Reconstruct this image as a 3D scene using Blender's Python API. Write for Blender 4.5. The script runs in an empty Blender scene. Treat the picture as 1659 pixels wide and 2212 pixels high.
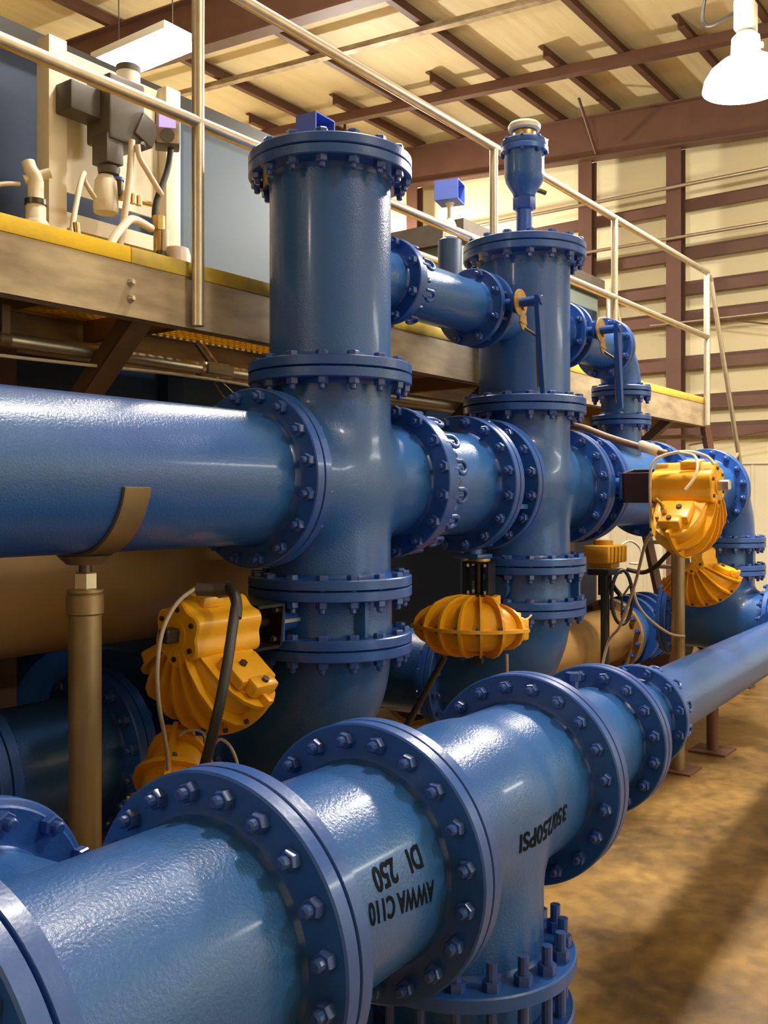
import bpy, bmesh, math, random
from math import pi, sin, cos, sqrt, atan2, radians
from mathutils import Vector, Matrix, Euler

# ------------------------------------------------------------------ camera, light, exposure
# World axes: +X runs along the blue header away from the camera, +Y away to the left, Z up, floor at 0.
H = 1.8                                   # eye height
random.seed(4)
scn = bpy.context.scene
COL = scn.collection
YAW = math.atan2(1540, 2073)              # the header runs 36.6 degrees to the right of the view
cam_d = bpy.data.cameras.new('camera')
cam = bpy.data.objects.new('camera', cam_d)
COL.objects.link(cam)
cam_d.sensor_fit = 'HORIZONTAL'
cam_d.sensor_width = 36.0
cam_d.lens = 36.0 * 2073.0 / 1659.0
cam_d.shift_y = (1082.0 - 1106.0) / 1659.0
cam_d.clip_start = 0.02
cam.location = (0, 0, H)
cam.rotation_euler = (pi / 2, 0, YAW - pi / 2)
scn.camera = cam

vs = scn.view_settings
vs.view_transform = 'Standard'
vs.look = 'None'
vs.gamma = 1.0
vs.use_curve_mapping = False
vs.exposure = 0.35
try:
    scn.cycles.use_denoising = True
    scn.cycles.max_bounces = 6
    scn.cycles.diffuse_bounces = 4
    scn.cycles.glossy_bounces = 3
    scn.cycles.sample_clamp_indirect = 6.0
    scn.cycles.caustics_reflective = False
    scn.cycles.caustics_refractive = False
except Exception:
    pass
w = bpy.data.worlds.new('world')
scn.world = w
w.use_nodes = True
w.node_tree.nodes['Background'].inputs[0].default_value = (0.80, 0.95, 1.0, 1)
w.node_tree.nodes['Background'].inputs[1].default_value = 2.2   # daylight outside the open loading door

WARM = (1.0, 0.92, 0.80)
NEUT = (1.0, 0.94, 0.86)
COOL = (0.86, 1.0, 0.93)

def lamp(name, kind, loc, energy, color, size=0.2, size_y=None, rot=(0, 0, 0), spot=None):
    d = bpy.data.lights.new(name, kind)
    d.energy = energy
    d.color = color
    if kind == 'AREA':
        d.shape = 'RECTANGLE' if size_y else 'DISK'
        d.size = size
        if size_y:
            d.size_y = size_y
    else:
        d.shadow_soft_size = size
    if spot:
        d.spot_size = spot
        d.spot_blend = 0.6
    o = bpy.data.objects.new(name, d)
    COL.objects.link(o)
    o.location = (loc[0], loc[1], loc[2] + H)
    o.rotation_euler = rot
    return o

P_PANEL = (6.12, 7.45, 4.35)      # flat lamp seen at the upper left
P_DOME = (6.54, 1.87, 2.74)        # round high bay lamp at the upper right
P_FAR = (14.0, 11.3, 4.6)         # high bay by the end wall, behind the first riser
P_MID = (3.9, 1.8, 4.8)           # high bay over the header, above the frame
P_ROOF = (6.7, 5.4, 4.75)         # high bay further in, just above the frame
P_BACK = (-8.5, 9.8, 4.2)         # two high bays at the back of the hall behind the camera
P_BACK2 = (-9.0, 2.0, 4.2)
P_AISLE = (3.2, -2.6, 4.2)        # high bay over the aisle on the right, out of frame
P_TUBE = (9.0, -4.0, 2.2)         # fluorescent strip over the aisle, out of frame on the right
lamp('panel_light', 'AREA', (P_PANEL[0], P_PANEL[1], P_PANEL[2] - 0.03), 260, WARM, 0.4, 1.0)
for nm_, P_, e_ in (('dome_bulb', P_DOME, 520), ('far_bulb', P_FAR, 1300), ('mid_bulb', P_MID, 620), ('roof_bulb', P_ROOF, 560),
                    ('back_bulb', P_BACK, 220), ('rear_bulb', P_BACK2, 180), ('aisle_bulb', P_AISLE, 170)):
    lamp(nm_, 'POINT', (P_[0], P_[1], P_[2] - 0.12), e_, WARM, 0.2)
lamp('tube_light', 'AREA', (P_TUBE[0], P_TUBE[1], P_TUBE[2] - 0.05), 110, COOL, 3.0, 0.3)

# ------------------------------------------------------------------ materials
def mat(name, base, rough=0.5, metal=0.0, var=None, vscale=3.0, bump=0.0, bscale=60.0, coat=0.0, rvar=0.0,
        emit=None, estr=0.0, coords='Object', stretch=None, vlo=0.35, vhi=0.7, spec=0.5, bdist=0.01):
    m = bpy.data.materials.new(name)
    m.use_nodes = True
    nt = m.node_tree
    b = nt.nodes['Principled BSDF']
    b.inputs['Base Color'].default_value = (*base, 1)
    b.inputs['Roughness'].default_value = rough
    b.inputs['Metallic'].default_value = metal
    b.inputs['Specular IOR Level'].default_value = spec
    if coat:
        b.inputs['Coat Weight'].default_value = coat
        b.inputs['Coat Roughness'].default_value = 0.12
    if emit:
        b.inputs['Emission Color'].default_value = (*emit, 1)
        b.inputs['Emission Strength'].default_value = estr
    src = None
    if var or bump or rvar:
        tc = nt.nodes.new('ShaderNodeTexCoord')
        src = tc.outputs[coords]
        if stretch:
            mp = nt.nodes.new('ShaderNodeMapping')
            mp.inputs['Scale'].default_value = stretch
            nt.links.new(src, mp.inputs[0])
            src = mp.outputs[0]
    if var or rvar:
        n = nt.nodes.new('ShaderNodeTexNoise')
        n.inputs['Scale'].default_value = vscale
        n.inputs['Detail'].default_value = 5
        nt.links.new(src, n.inputs['Vector'])
        r = nt.nodes.new('ShaderNodeMapRange')
        r.inputs[1].default_value = vlo
        r.inputs[2].default_value = vhi
        nt.links.new(n.outputs[0], r.inputs[0])
        if var:
            mx = nt.nodes.new('ShaderNodeMix')
            mx.data_type = 'RGBA'
            mx.inputs[6].default_value = (*base, 1)
            mx.inputs[7].default_value = (*var, 1)
            nt.links.new(r.outputs[0], mx.inputs[0])
            nt.links.new(mx.outputs[2], b.inputs['Base Color'])
        if rvar:
            r2 = nt.nodes.new('ShaderNodeMapRange')
            r2.inputs[3].default_value = rough
            r2.inputs[4].default_value = rough + rvar
            nt.links.new(n.outputs[0], r2.inputs[0])
            nt.links.new(r2.outputs[0], b.inputs['Roughness'])
    if bump:
        n2 = nt.nodes.new('ShaderNodeTexNoise')
        n2.inputs['Scale'].default_value = bscale
        n2.inputs['Detail'].default_value = 3
        nt.links.new(src, n2.inputs['Vector'])
        bp = nt.nodes.new('ShaderNodeBump')
        bp.inputs['Strength'].default_value = bump
        bp.inputs['Distance'].default_value = bdist
        nt.links.new(n2.outputs[0], bp.inputs['Height'])
        nt.links.new(bp.outputs[0], b.inputs['Normal'])
    return m

M = {}
M['blue'] = mat('blue_paint', (0.022, 0.091, 0.335), 0.25, var=(0.025, 0.116, 0.34), vscale=2.2, bump=0.34, bscale=150, rvar=0.10, coat=0.2, bdist=0.004, spec=0.42)
M['blue_flange'] = mat('blue_flange_paint', (0.013, 0.068, 0.31), 0.30, var=(0.017, 0.088, 0.33), vscale=4, bump=0.2, bscale=90, rvar=0.12, coat=0.15, bdist=0.003)
M['bolt'] = mat('blue_bolt_paint', (0.022, 0.068, 0.28), 0.28, var=(0.036, 0.080, 0.27), vscale=30, coat=0.2)
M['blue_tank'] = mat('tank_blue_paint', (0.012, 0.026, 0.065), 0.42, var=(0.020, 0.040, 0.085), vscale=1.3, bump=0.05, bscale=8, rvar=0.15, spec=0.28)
M['tank_light'] = mat('tank_grey_blue_paint', (0.036, 0.060, 0.090), 0.5, var=(0.046, 0.070, 0.098), vscale=1.0, spec=0.3)
M['tank_green'] = mat('tank_grey_green_paint', (0.12, 0.15, 0.13), 0.5, var=(0.16, 0.19, 0.16), vscale=1.5)
M['bright_blue'] = mat('bright_blue_paint', (0.10, 0.17, 0.62), 0.4)
M['yellow'] = mat('yellow_paint', (0.84, 0.41, 0.012), 0.36, var=(0.88, 0.46, 0.018), vscale=6, bump=0.08, bscale=120, coat=0.1, bdist=0.003)
M['toe'] = mat('yellow_edge_paint', (0.90, 0.56, 0.008), 0.5, var=(0.74, 0.48, 0.02), vscale=9, bump=0.1, bscale=60)
M['grate'] = mat('yellow_grating', (0.70, 0.46, 0.04), 0.55, var=(0.6, 0.42, 0.06), vscale=6)
M['shaded'] = mat('shaded_yellow_paint', (0.50, 0.24, 0.018), 0.4, var=(0.42, 0.19, 0.015), vscale=8)  # yellow paint darkened to imitate the shade on the electric actuator
M['toe2'] = mat('worn_yellow_edge_paint', (0.72, 0.52, 0.05), 0.55, var=(0.55, 0.40, 0.08), vscale=14)
def translucent(m, col, fac):
    nt = m.node_tree
    tr = nt.nodes.new('ShaderNodeBsdfTranslucent'); tr.inputs[0].default_value = (*col, 1)
    mx = nt.nodes.new('ShaderNodeMixShader'); mx.inputs[0].default_value = fac
    nt.links.new(nt.nodes['Principled BSDF'].outputs[0], mx.inputs[1]); nt.links.new(tr.outputs[0], mx.inputs[2])
    nt.links.new(mx.outputs[0], nt.nodes['Material Output'].inputs['Surface'])
translucent(M['grate'], (1.0, 0.78, 0.12), 0.6)          # resin grating lets light through
M['deck_under'] = mat('amber_beam', (0.32, 0.17, 0.035), 0.55, var=(0.25, 0.13, 0.03), vscale=3)
M['galv'] = mat('galvanised_steel', (0.60, 0.53, 0.42), 0.30, metal=0.85, var=(0.50, 0.43, 0.32), vscale=14, rvar=0.15)
M['channel'] = mat('weathered_galvanised_channel', (0.52, 0.41, 0.26), 0.48, metal=0.3, var=(0.27, 0.20, 0.125), vscale=4.5, stretch=(0.8, 1, 3), rvar=0.2)
M['brace'] = mat('rusty_brace_steel', (0.22, 0.13, 0.07), 0.55, metal=0.3, var=(0.14, 0.075, 0.04), vscale=5)
M['post'] = mat('tan_weathered_pipe', (0.36, 0.26, 0.13), 0.34, metal=0.6, var=(0.22, 0.15, 0.07), vscale=7, stretch=(1, 1, 0.4), rvar=0.2)
M['tan'] = mat('tan_paint', (0.43, 0.25, 0.085), 0.4, var=(0.37, 0.21, 0.075), vscale=2, coat=0.1)
M['brown'] = mat('brown_primer', (0.115, 0.050, 0.032), 0.55, var=(0.14, 0.062, 0.04), vscale=2.5)
M['vinyl'] = mat('cream_vinyl_insulation', (0.86, 0.74, 0.44), 0.55, var=(0.78, 0.65, 0.36), vscale=1.6, bump=0.35, bscale=2.2, stretch=(0.35, 3.0, 1.0), bdist=0.05)
M['vinylw'] = mat('cream_vinyl_wall', (0.86, 0.76, 0.48), 0.55, var=(0.80, 0.69, 0.42), vscale=1.2, bump=0.35, bscale=2.0, stretch=(1, 0.4, 2.0), bdist=0.05)
M['liner'] = mat('cream_steel_liner', (0.82, 0.77, 0.60), 0.45, var=(0.78, 0.72, 0.55), vscale=1)
M['white'] = mat('white_plastic', (0.85, 0.82, 0.72), 0.4)
M['board'] = mat('cream_board', (0.78, 0.70, 0.55), 0.5, var=(0.72, 0.63, 0.47), vscale=3)
M['dark'] = mat('dark_grey_plastic', (0.075, 0.062, 0.052), 0.5, var=(0.10, 0.085, 0.07), vscale=8)
M['black'] = mat('black_enamel', (0.012, 0.011, 0.012), 0.35)
M['brown_box'] = mat('dark_maroon_enamel', (0.045, 0.018, 0.014), 0.45)
M['rubber'] = mat('black_rubber', (0.022, 0.018, 0.016), 0.55)
M['hose'] = mat('cream_hose', (0.70, 0.60, 0.45), 0.5)
M['wire'] = mat('grey_tubing', (0.42, 0.36, 0.28), 0.45)
M['brass'] = mat('brass', (0.60, 0.42, 0.16), 0.35, metal=0.9, var=(0.5, 0.34, 0.12), vscale=30)
M['plate'] = mat('ochre_plated_steel', (0.55, 0.36, 0.12), 0.42, metal=0.5, var=(0.42, 0.25, 0.08), vscale=25)
M['steel'] = mat('bright_steel', (0.62, 0.60, 0.56), 0.28, metal=0.95)
M['dsteel'] = mat('dark_oiled_steel', (0.10, 0.08, 0.06), 0.35, metal=0.8)
M['clear'] = mat('frosted_plastic', (0.62, 0.50, 0.42), 0.35)
M['screen'] = mat('violet_display', (0.1, 0.08, 0.3), 0.3, emit=(0.35, 0.25, 1.0), estr=1.6)
M['glow'] = mat('lamp_diffuser', (1, 1, 1), 0.5, emit=(1.0, 0.93, 0.80), estr=30.0)
M['glow_dome'] = mat('lit_lamp_dome', (1, 1, 1), 0.4, emit=(1.0, 0.92, 0.78), estr=22.0)
M['ink'] = mat('black_stencil_ink', (0.004, 0.006, 0.012), 0.8, spec=0.1)
M['orange'] = mat('orange_paint', (0.75, 0.16, 0.03), 0.45, var=(0.6, 0.12, 0.03), vscale=12)

def floor_mat():
    m = bpy.data.materials.new('ochre_concrete')
    m.use_nodes = True
    nt = m.node_tree
    b = nt.nodes['Principled BSDF']
    tc = nt.nodes.new('ShaderNodeTexCoord')
    n1 = nt.nodes.new('ShaderNodeTexNoise'); n1.inputs['Scale'].default_value = 1.1; n1.inputs['Detail'].default_value = 8; n1.inputs['Roughness'].default_value = 0.65
    n2 = nt.nodes.new('ShaderNodeTexNoise'); n2.inputs['Scale'].default_value = 14; n2.inputs['Detail'].default_value = 6
    nt.links.new(tc.outputs['Object'], n1.inputs['Vector'])
    nt.links.new(tc.outputs['Object'], n2.inputs['Vector'])
    r1 = nt.nodes.new('ShaderNodeValToRGB')
    e = r1.color_ramp.elements
    e[0].position = 0.36; e[0].color = (0.080, 0.043, 0.014, 1)
    e[1].position = 0.62; e[1].color = (0.34, 0.195, 0.052, 1)
    nt.links.new(n1.outputs[0], r1.inputs[0])
    r2 = nt.nodes.new('ShaderNodeMapRange'); r2.inputs[1].default_value = 0.3; r2.inputs[2].default_value = 0.7; r2.inputs[3].default_value = 0.75; r2.inputs[4].default_value = 1.15
    nt.links.new(n2.outputs[0], r2.inputs[0])
    mx = nt.nodes.new('ShaderNodeMix'); mx.data_type = 'RGBA'; mx.blend_type = 'MULTIPLY'; mx.inputs[0].default_value = 1
    nt.links.new(r1.outputs[0], mx.inputs[6]); nt.links.new(r2.outputs[0], mx.inputs[7])
    nt.links.new(mx.outputs[2], b.inputs['Base Color'])
    rr = nt.nodes.new('ShaderNodeMapRange'); rr.inputs[3].default_value = 0.32; rr.inputs[4].default_value = 0.6
    nt.links.new(n2.outputs[0], rr.inputs[0]); nt.links.new(rr.outputs[0], b.inputs['Roughness'])
    bp = nt.nodes.new('ShaderNodeBump'); bp.inputs['Strength'].default_value = 0.15; bp.inputs['Distance'].default_value = 0.02
    nt.links.new(n1.outputs[0], bp.inputs['Height']); nt.links.new(bp.outputs[0], b.inputs['Normal'])
    return m
M['floor'] = floor_mat()

# ------------------------------------------------------------------ object helpers
def finish(name, bm, m, parent=None, smooth=40, recalc=True):
    if recalc:
        bmesh.ops.recalc_face_normals(bm, faces=bm.faces[:])
    me = bpy.data.meshes.new(name)
    bm.to_mesh(me)
    bm.free()
    me.materials.append(m)
    if smooth:
        try:
            me.set_sharp_from_angle(angle=radians(smooth))
        except Exception:
            pass
        for p in me.polygons:
            p.use_smooth = True
    o = bpy.data.objects.new(name, me)
    COL.objects.link(o)
    if parent is not None:
        o.parent = parent
    return o

def tag(o, label=None, cat=None, group=None, kind=None):
    if label: o['label'] = label
    if cat: o['category'] = cat
    if group: o['group'] = group
    if kind: o['kind'] = kind
    return o

def thing(name, label, cat, loc, rot=(0, 0, 0), group=None):
    o = bpy.data.objects.new(name, None)
    o.empty_display_size = 0.1
    COL.objects.link(o)
    o.location = (loc[0], loc[1], loc[2] + H)
    o.rotation_euler = rot
    return tag(o, label, cat, group)

def single(name, bm, m, label, cat, loc, rot=(0, 0, 0), group=None, smooth=40, kind=None):
    o = finish(name, bm, m, None, smooth)
    o.location = (loc[0], loc[1], loc[2] + H)
    o.rotation_euler = rot
    return tag(o, label, cat, group, kind)

def frame(axis, up=None):
    """3x3 basis whose local z is the axis."""
    z = Vector(axis).normalized()
    u = Vector(up) if up is not None else (Vector((0, 0, 1)) if abs(z.z) < 0.9 else Vector((1, 0, 0)))
    x = u - z * u.dot(z)
    x.normalize()
    y = z.cross(x)
    return Matrix((x, y, z)).transposed()

def lathe(bm, prof, org=(0, 0, 0), axis=(0, 0, 1), seg=64, close=False):
    R = frame(axis)
    o = Vector(org)
    rings = []
    for (r, t) in prof:
        if r < 1e-6:
            rings.append([bm.verts.new(o + R @ Vector((0, 0, t)))])
        else:
            rings.append([bm.verts.new(o + R @ Vector((r * cos(2 * pi * k / seg), r * sin(2 * pi * k / seg), t))) for k in range(seg)])
    pairs = list(zip(rings, rings[1:]))
    if close:
        pairs.append((rings[-1], rings[0]))
    for a, b in pairs:
        for k in range(seg):
            k2 = (k + 1) % seg
            if len(a) == 1 and len(b) == 1:
                continue
            if len(a) == 1:
                bm.faces.new((a[0], b[k], b[k2]))
            elif len(b) == 1:
                bm.faces.new((a[k], a[k2], b[0]))
            else:
                bm.faces.new((a[k], a[k2], b[k2], b[k]))
    return bm

def cyl(bm, p0, p1, r, seg=24, r2=None, bev=0.0):
    p0, p1 = Vector(p0), Vector(p1)
    L = (p1 - p0).length
    r2 = r if r2 is None else r2
    if bev:
        prof = [(0, 0), (r - bev, 0), (r, bev), (r2, L - bev), (r2 - bev, L), (0, L)]
    else:
        prof = [(0, 0), (r, 0), (r2, L), (0, L)]
    return lathe(bm, prof, p0, p1 - p0, seg)

def box(bm, c, s, R=None, bev=0.0):
    r = bmesh.ops.create_cube(bm, size=1.0)
    vs_ = r['verts']
    for v in vs_:
        v.co = Vector((v.co.x * s[0], v.co.y * s[1], v.co.z * s[2]))
    if bev:
        es = list({e for v in vs_ for e in v.link_edges})
        rr = bmesh.ops.bevel(bm, geom=es, offset=bev, segments=2, profile=0.5, affect='EDGES')
        vs_ = list({v for f in rr['faces'] for v in f.verts} | {v for v in vs_ if v.is_valid})
    for v in vs_:
        if R is not None:
            v.co = R @ v.co
        v.co += Vector(c)
    return vs_

def prism(bm, pts, axis_vec, org=(0, 0, 0)):
    """extrude a closed 3d polygon along a vector"""
    o = Vector(org); a = Vector(axis_vec)
    v0 = [bm.verts.new(o + Vector(p)) for p in pts]
    v1 = [bm.verts.new(o + Vector(p) + a) for p in pts]
    n = len(pts)
    bm.faces.new(v0[::-1]); bm.faces.new(v1)
    for k in range(n):
        bm.faces.new((v0[k], v0[(k + 1) % n], v1[(k + 1) % n], v1[k]))

def smooth_path(pts, n=8):
    """Catmull-Rom through the points"""
    P = [Vector(p) for p in pts]
    if len(P) < 3:
        return P
    out = []
    for i in range(len(P) - 1):
        a = P[max(i - 1, 0)]; b = P[i]; c = P[i + 1]; d = P[min(i + 2, len(P) - 1)]
        for k in range(n):
            t = k / n
            out.append(0.5 * ((2 * b) + (c - a) * t + (2 * a - 5 * b + 4 * c - d) * t * t + (-a + 3 * b - 3 * c + d) * t ** 3))
    out.append(P[-1])
    return out

def tube(bm, pts, r, seg=12, rads=None):
    P = [Vector(p) for p in pts]
    n = len(P)
    T = []
    for i in range(n):
        t = P[min(i + 1, n - 1)] - P[max(i - 1, 0)]
        T.append(t.normalized())
    u = Vector((0, 0, 1)) if abs(T[0].z) < 0.9 else Vector((1, 0, 0))
    x = (u - T[0] * u.dot(T[0])).normalized()
    rings = []
    for i in range(n):
        x = (x - T[i] * x.dot(T[i])).normalized()
        y = T[i].cross(x)
        rr = rads[i] if rads else r
        rings.append([bm.verts.new(P[i] + (x * cos(2 * pi * k / seg) + y * sin(2 * pi * k / seg)) * rr) for k in range(seg)])
    for a, b in zip(rings, rings[1:]):
        for k in range(seg):
            bm.faces.new((a[k], a[(k + 1) % seg], b[(k + 1) % seg], b[k]))
    bm.faces.new(rings[0][::-1]); bm.faces.new(rings[-1])
    return bm

def hose(name, pts, r, m, parent=None, seg=10, n=8):
    bm = bmesh.new()
    tube(bm, smooth_path(pts, n), r, seg)
    return finish(name, bm, m, parent, 60)

# ------------------------------------------------------------------ pipe fitting parts
def pipe_profile(r, p0, p1, m, root, name='barrel', seg=96, r2=None, steps=1):
    p0, p1 = Vector(p0), Vector(p1)
    L = (p1 - p0).length
    r2 = r if r2 is None else r2
    prof = [(r * 0.85, 0), (r, 0)]
    if r2 != r:
        for k in range(1, 12):
            t = k / 12; s = t * t * (3 - 2 * t)
            prof.append((r + (r2 - r) * s, L * t))
    prof += [(r2, L), (r2 * 0.85, L)]
    bm = bmesh.new()
    lathe(bm, prof, p0, p1 - p0, seg)
    return finish(name, bm, m, root, 40)

def flange(root, p, axis, rp, R, th=0.0365, m=None, name='flange', hub=0.014, hubr=0.010):
    """disc whose face is at p and whose body lies behind it (towards -axis)"""
    e = 0.0035
    prof = [(rp * 0.86, -0.001), (R - e * 1.2, -0.001), (R, -e), (R, -th + e), (R - e * 1.2, -th),
            (rp + hubr + 0.006, -th), (rp + hubr * 0.6, -th - hub * 0.16), (rp + hubr * 0.25, -th - hub * 0.5), (rp + 0.0005, -th - hub), (rp * 0.86, -th - hub)]
    bm = bmesh.new()
    lathe(bm, prof, p, axis, 96, close=True)
    return finish(name, bm, m or M['blue_flange'], root, 32)

BOLT = {}
def bolt_mesh(af, stud, grip, proud, headlen):
    """hex head on +z, nut and stud end on -z"""
    key = (round(af, 4), round(grip, 4), round(proud, 4))
    if key in BOLT:
        return BOLT[key]
    bm = bmesh.new()
    r = af / 2 / cos(pi / 6)
    for s, hl in ((1, headlen * 0.72), (-1, headlen)):
        z0, z1 = s * grip / 2, s * (grip / 2 + hl)
        prof = [(0, z0), (r, z0), (r, z1 - s * 0.004), (r * 0.86, z1), (0, z1)]
        lathe(bm, prof, seg=6)
    zt = grip / 2 + headlen + proud
    lathe(bm, [(0, -zt), (stud * 0.65, -zt), (stud, -zt + 0.004), (stud, grip / 2 + 0.002), (0, grip / 2 + 0.002)], seg=10)
    o = finish('bolt', bm, M['bolt'], None, 30)
    me = o.data
    bpy.data.objects.remove(o)
    BOLT[key] = me
    return me

def bolts(root, p, axis, bc, n, grip=0.073, af=0.038, stud=0.0115, proud=0.018, phase=0.5, headlen=0.024, up=None):
    me = bolt_mesh(af, stud, grip, proud, headlen)
    R = frame(axis, up)
    p = Vector(p)
    for k in range(n):
        a = 2 * pi * (k + phase) / n
        o = bpy.data.objects.new('bolt', me)
        o.parent = root
        o.location = p + R @ Vector((bc * cos(a), bc * sin(a), 0))
        o.rotation_euler = (R @ Matrix.Rotation(a + random.uniform(-0.5, 0.5), 3, 'Z')).to_euler()
        COL.objects.link(o)

def junction(root, arms, r, m, k=0.07, name='barrel', nt=128, ns=26):
    """cast tee or cross: arms = {'+x': length ...}; equal bores, blended crotches"""
    D = {'+x': (1, 0, 0), '-x': (-1, 0, 0), '+z': (0, 0, 1), '-z': (0, 0, -1), '+y': (0, 1, 0), '-y': (0, -1, 0)}
    axes = {a[1] for a in arms}
    bm = bmesh.new()
    vec = {a: Vector(D[a]) for a in arms}
    if axes == {'x', 'z'}: nrm = Vector((0, 1, 0))
    elif axes == {'x', 'y'}: nrm = Vector((0, 0, 1))
    else: nrm = Vector((1, 0, 0))
    A = [Vector(D['+' + a]) for a in sorted(axes)]
    def dist(p, a):
        q = p - a * p.dot(a)
        return q.length - r
    def inside_arm(p, ax):           # true field of one axis: half infinite if only one arm on it
        a = Vector(D['+' + ax]); t = p.dot(a)
        has = [('+' + ax) in arms, ('-' + ax) in arms]
        d = dist(p, a)
        if all(has): return d
        if has[0] and t < 0: return sqrt(max(d + r, 0) ** 2 + t * t) - r
        if has[1] and t > 0: return sqrt(max(d + r, 0) ** 2 + t * t) - r
        return d
    axl = sorted(axes)
    def f(p):
        a, b = inside_arm(p, axl[0]), inside_arm(p, axl[1])
        h = max(k - abs(a - b), 0) / k
        return min(a, b) - h * h * k * 0.25
    for a, L in arms.items():
        d = vec[a]
        side = nrm.cross(d)          # in-plane direction square to the arm
        hasp = any((vec[b] - side).length < 0.01 for b in arms)
        hasn = any((vec[b] + side).length < 0.01 for b in arms)
        opp = any((vec[b] + d).length < 0.01 for b in arms)
        rings = []
        for i in range(ns + 1):
            s = i / ns
            s = s ** 1.15
            row = []
            for j in range(nt):
                th = 2 * pi * j / nt
                sp = sin(th)
                t0 = 0.0
                if (sp > 0 and hasp) or (sp < 0 and hasn) or not opp:
                    t0 = r * abs(sp)
                t = t0 + (L - t0) * s
                p = d * t + side * (r * sp) + nrm * (r * cos(th))
                wgt = 1.0 if t < L - 0.05 else 0.0
                if wgt:
                    for it in range(6):
                        v = f(p)
                        if abs(v) < 1e-5: break
                        h = 1e-4
                        g = Vector((f(p + Vector((h, 0, 0))) - v, f(p + Vector((0, h, 0))) - v, f(p + Vector((0, 0, h))) - v)) / h
                        gl = g.length_squared
                        if gl < 1e-6: break
                        p = p - g * (v / gl)
                row.append(bm.verts.new(p))
            rings.append(row)
        for q0, q1 in zip(rings, rings[1:]):
            for j in range(nt):
                j2 = (j + 1) % nt
                try: bm.faces.new((q0[j], q0[j2], q1[j2], q1[j]))
                except ValueError: pass
    bmesh.ops.remove_doubles(bm, verts=bm.verts[:], dist=0.0012)
    return finish(name, bm, m, root, 60)

def elbow_mesh(root, p0, d0, d1, rad, r, m, name='barrel', r2=None, n=28, seg=72, ext=0.0):
    """90 degree bend from p0 leaving along d0, turning to d1, bend radius rad"""
    p0, d0, d1 = Vector(p0), Vector(d0), Vector(d1)
    c = p0 + d1 * rad
    pts = []; rads = []
    if ext:
        pts.append(p0 - d0 * ext); rads.append(r)
    for k in range(n + 1):
        a = pi / 2 * k / n
        pts.append(c - d1 * (rad * cos(a)) + d0 * (rad * sin(a)))
        rads.append(r + ((r2 or r) - r) * k / n)
    if ext:
        pts.append(pts[-1] + d1 * ext); rads.append(rads[-1])
    bm = bmesh.new()
    tube(bm, pts, r, seg, rads)
    o = finish(name, bm, m, root, 60)
    return pts[-1]

R16, F16, B16, T16 = 0.221, 0.298, 0.270, 0.0365
R8, F8, B8, T8 = 0.115, 0.1715, 0.149, 0.0285

# ------------------------------------------------------------------ the hall
def struct(name, bm, m, smooth=0):
    o = finish(name, bm, m, None, smooth)
    o.location.z = H
    o['kind'] = 'structure'
    return o

FX0, FX1, FY0, FY1 = -13.0, 16.15, -6.0, 16.0
ZF = -H
bm = bmesh.new(); box(bm, ((FX0 + FX1) / 2, (FY0 + FY1) / 2, ZF - 0.1), (FX1 - FX0, FY1 - FY0, 0.2)); struct('floor', bm, M['floor'])
def zroof(Y): return 6.36 + 0.075 * Y              # underside of the insulation
bm = bmesh.new()
prism(bm, [(FX0, FY0, zroof(FY0)), (FX0, FY1, zroof(FY1)), (FX0, FY1, zroof(FY1) + 0.1), (FX0, FY0, zroof(FY0) + 0.1)], (FX1 - FX0, 0, 0)); struct('ceiling', bm, M['vinyl'])
def wall_poly(name, x, t, m):
    bm = bmesh.new()
    prism(bm, [(x, FY0, ZF), (x, FY1, ZF), (x, FY1, zroof(FY1) + 0.05), (x, FY0, zroof(FY0) + 0.05)], (t, 0, 0))
    return struct(name, bm, m)
wall_poly('wall_end', 16.05, 0.1, M['vinylw'])
wall_poly('wall_rear', FX0 - 0.1, 0.1, M['vinylw'])
bm = bmesh.new(); box(bm, ((FX0 + FX1) / 2, FY1 + 0.05, (ZF + 7.6) / 2), (FX1 - FX0, 0.1, 7.6 - ZF)); struct('wall_left', bm, M['vinylw'])
DX0, DX1, DZ1 = 2.6, 5.4, 1.15          # open loading door in the right hand wall
bm = bmesh.new()
for (xa_, xb_, za_, zb_) in ((FX0, DX0, ZF, 5.95), (DX1, FX1, ZF, 5.95), (DX0, DX1, DZ1, 5.95)):
    box(bm, ((xa_ + xb_) / 2, FY0 - 0.05, (za_ + zb_) / 2), (xb_ - xa_, 0.1, zb_ - za_))
struct('wall_right', bm, M['vinylw'])
bm = bmesh.new()
box(bm, (DX0 - 0.06, FY0 + 0.03, (ZF + DZ1) / 2), (0.12, 0.08, DZ1 - ZF)); box(bm, (DX1 + 0.06, FY0 + 0.03, (ZF + DZ1) / 2), (0.12, 0.08, DZ1 - ZF)); box(bm, ((DX0 + DX1) / 2, FY0 + 0.03, DZ1 + 0.06), (DX1 - DX0 + 0.24, 0.08, 0.12))
struct('door_1', bm, M['brown'])
bm = bmesh.new(); box(bm, (4.0, FY0 - 4.1, ZF - 0.1), (16.0, 8.0, 0.2)); struct('ground_outside', bm, M['liner'])
# ribbed steel liner along the foot of the end wall
bm = bmesh.new()
pts = []
y = FY0
LT = 0.60
prof = []
while y < FY1 - 0.3:
    prof += [(0.0, y), (0.0, y + 0.22), (-0.025, y + 0.24), (-0.025, y + 0.28)]
    y += 0.30
prev = None
for dx, yy in prof:
    a = bm.verts.new((15.99 + dx, yy, ZF)); b = bm.verts.new((15.99 + dx, yy, LT))
    if prev: bm.faces.new((prev[0], a, b, prev[1]))
    prev = (a, b)
struct('trim_1', bm, M['liner'])
bm = bmesh.new(); box(bm, (15.97, 5, LT + 0.02), (0.10, 21.8, 0.05)); struct('trim_2', bm, M['liner'])

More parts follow.
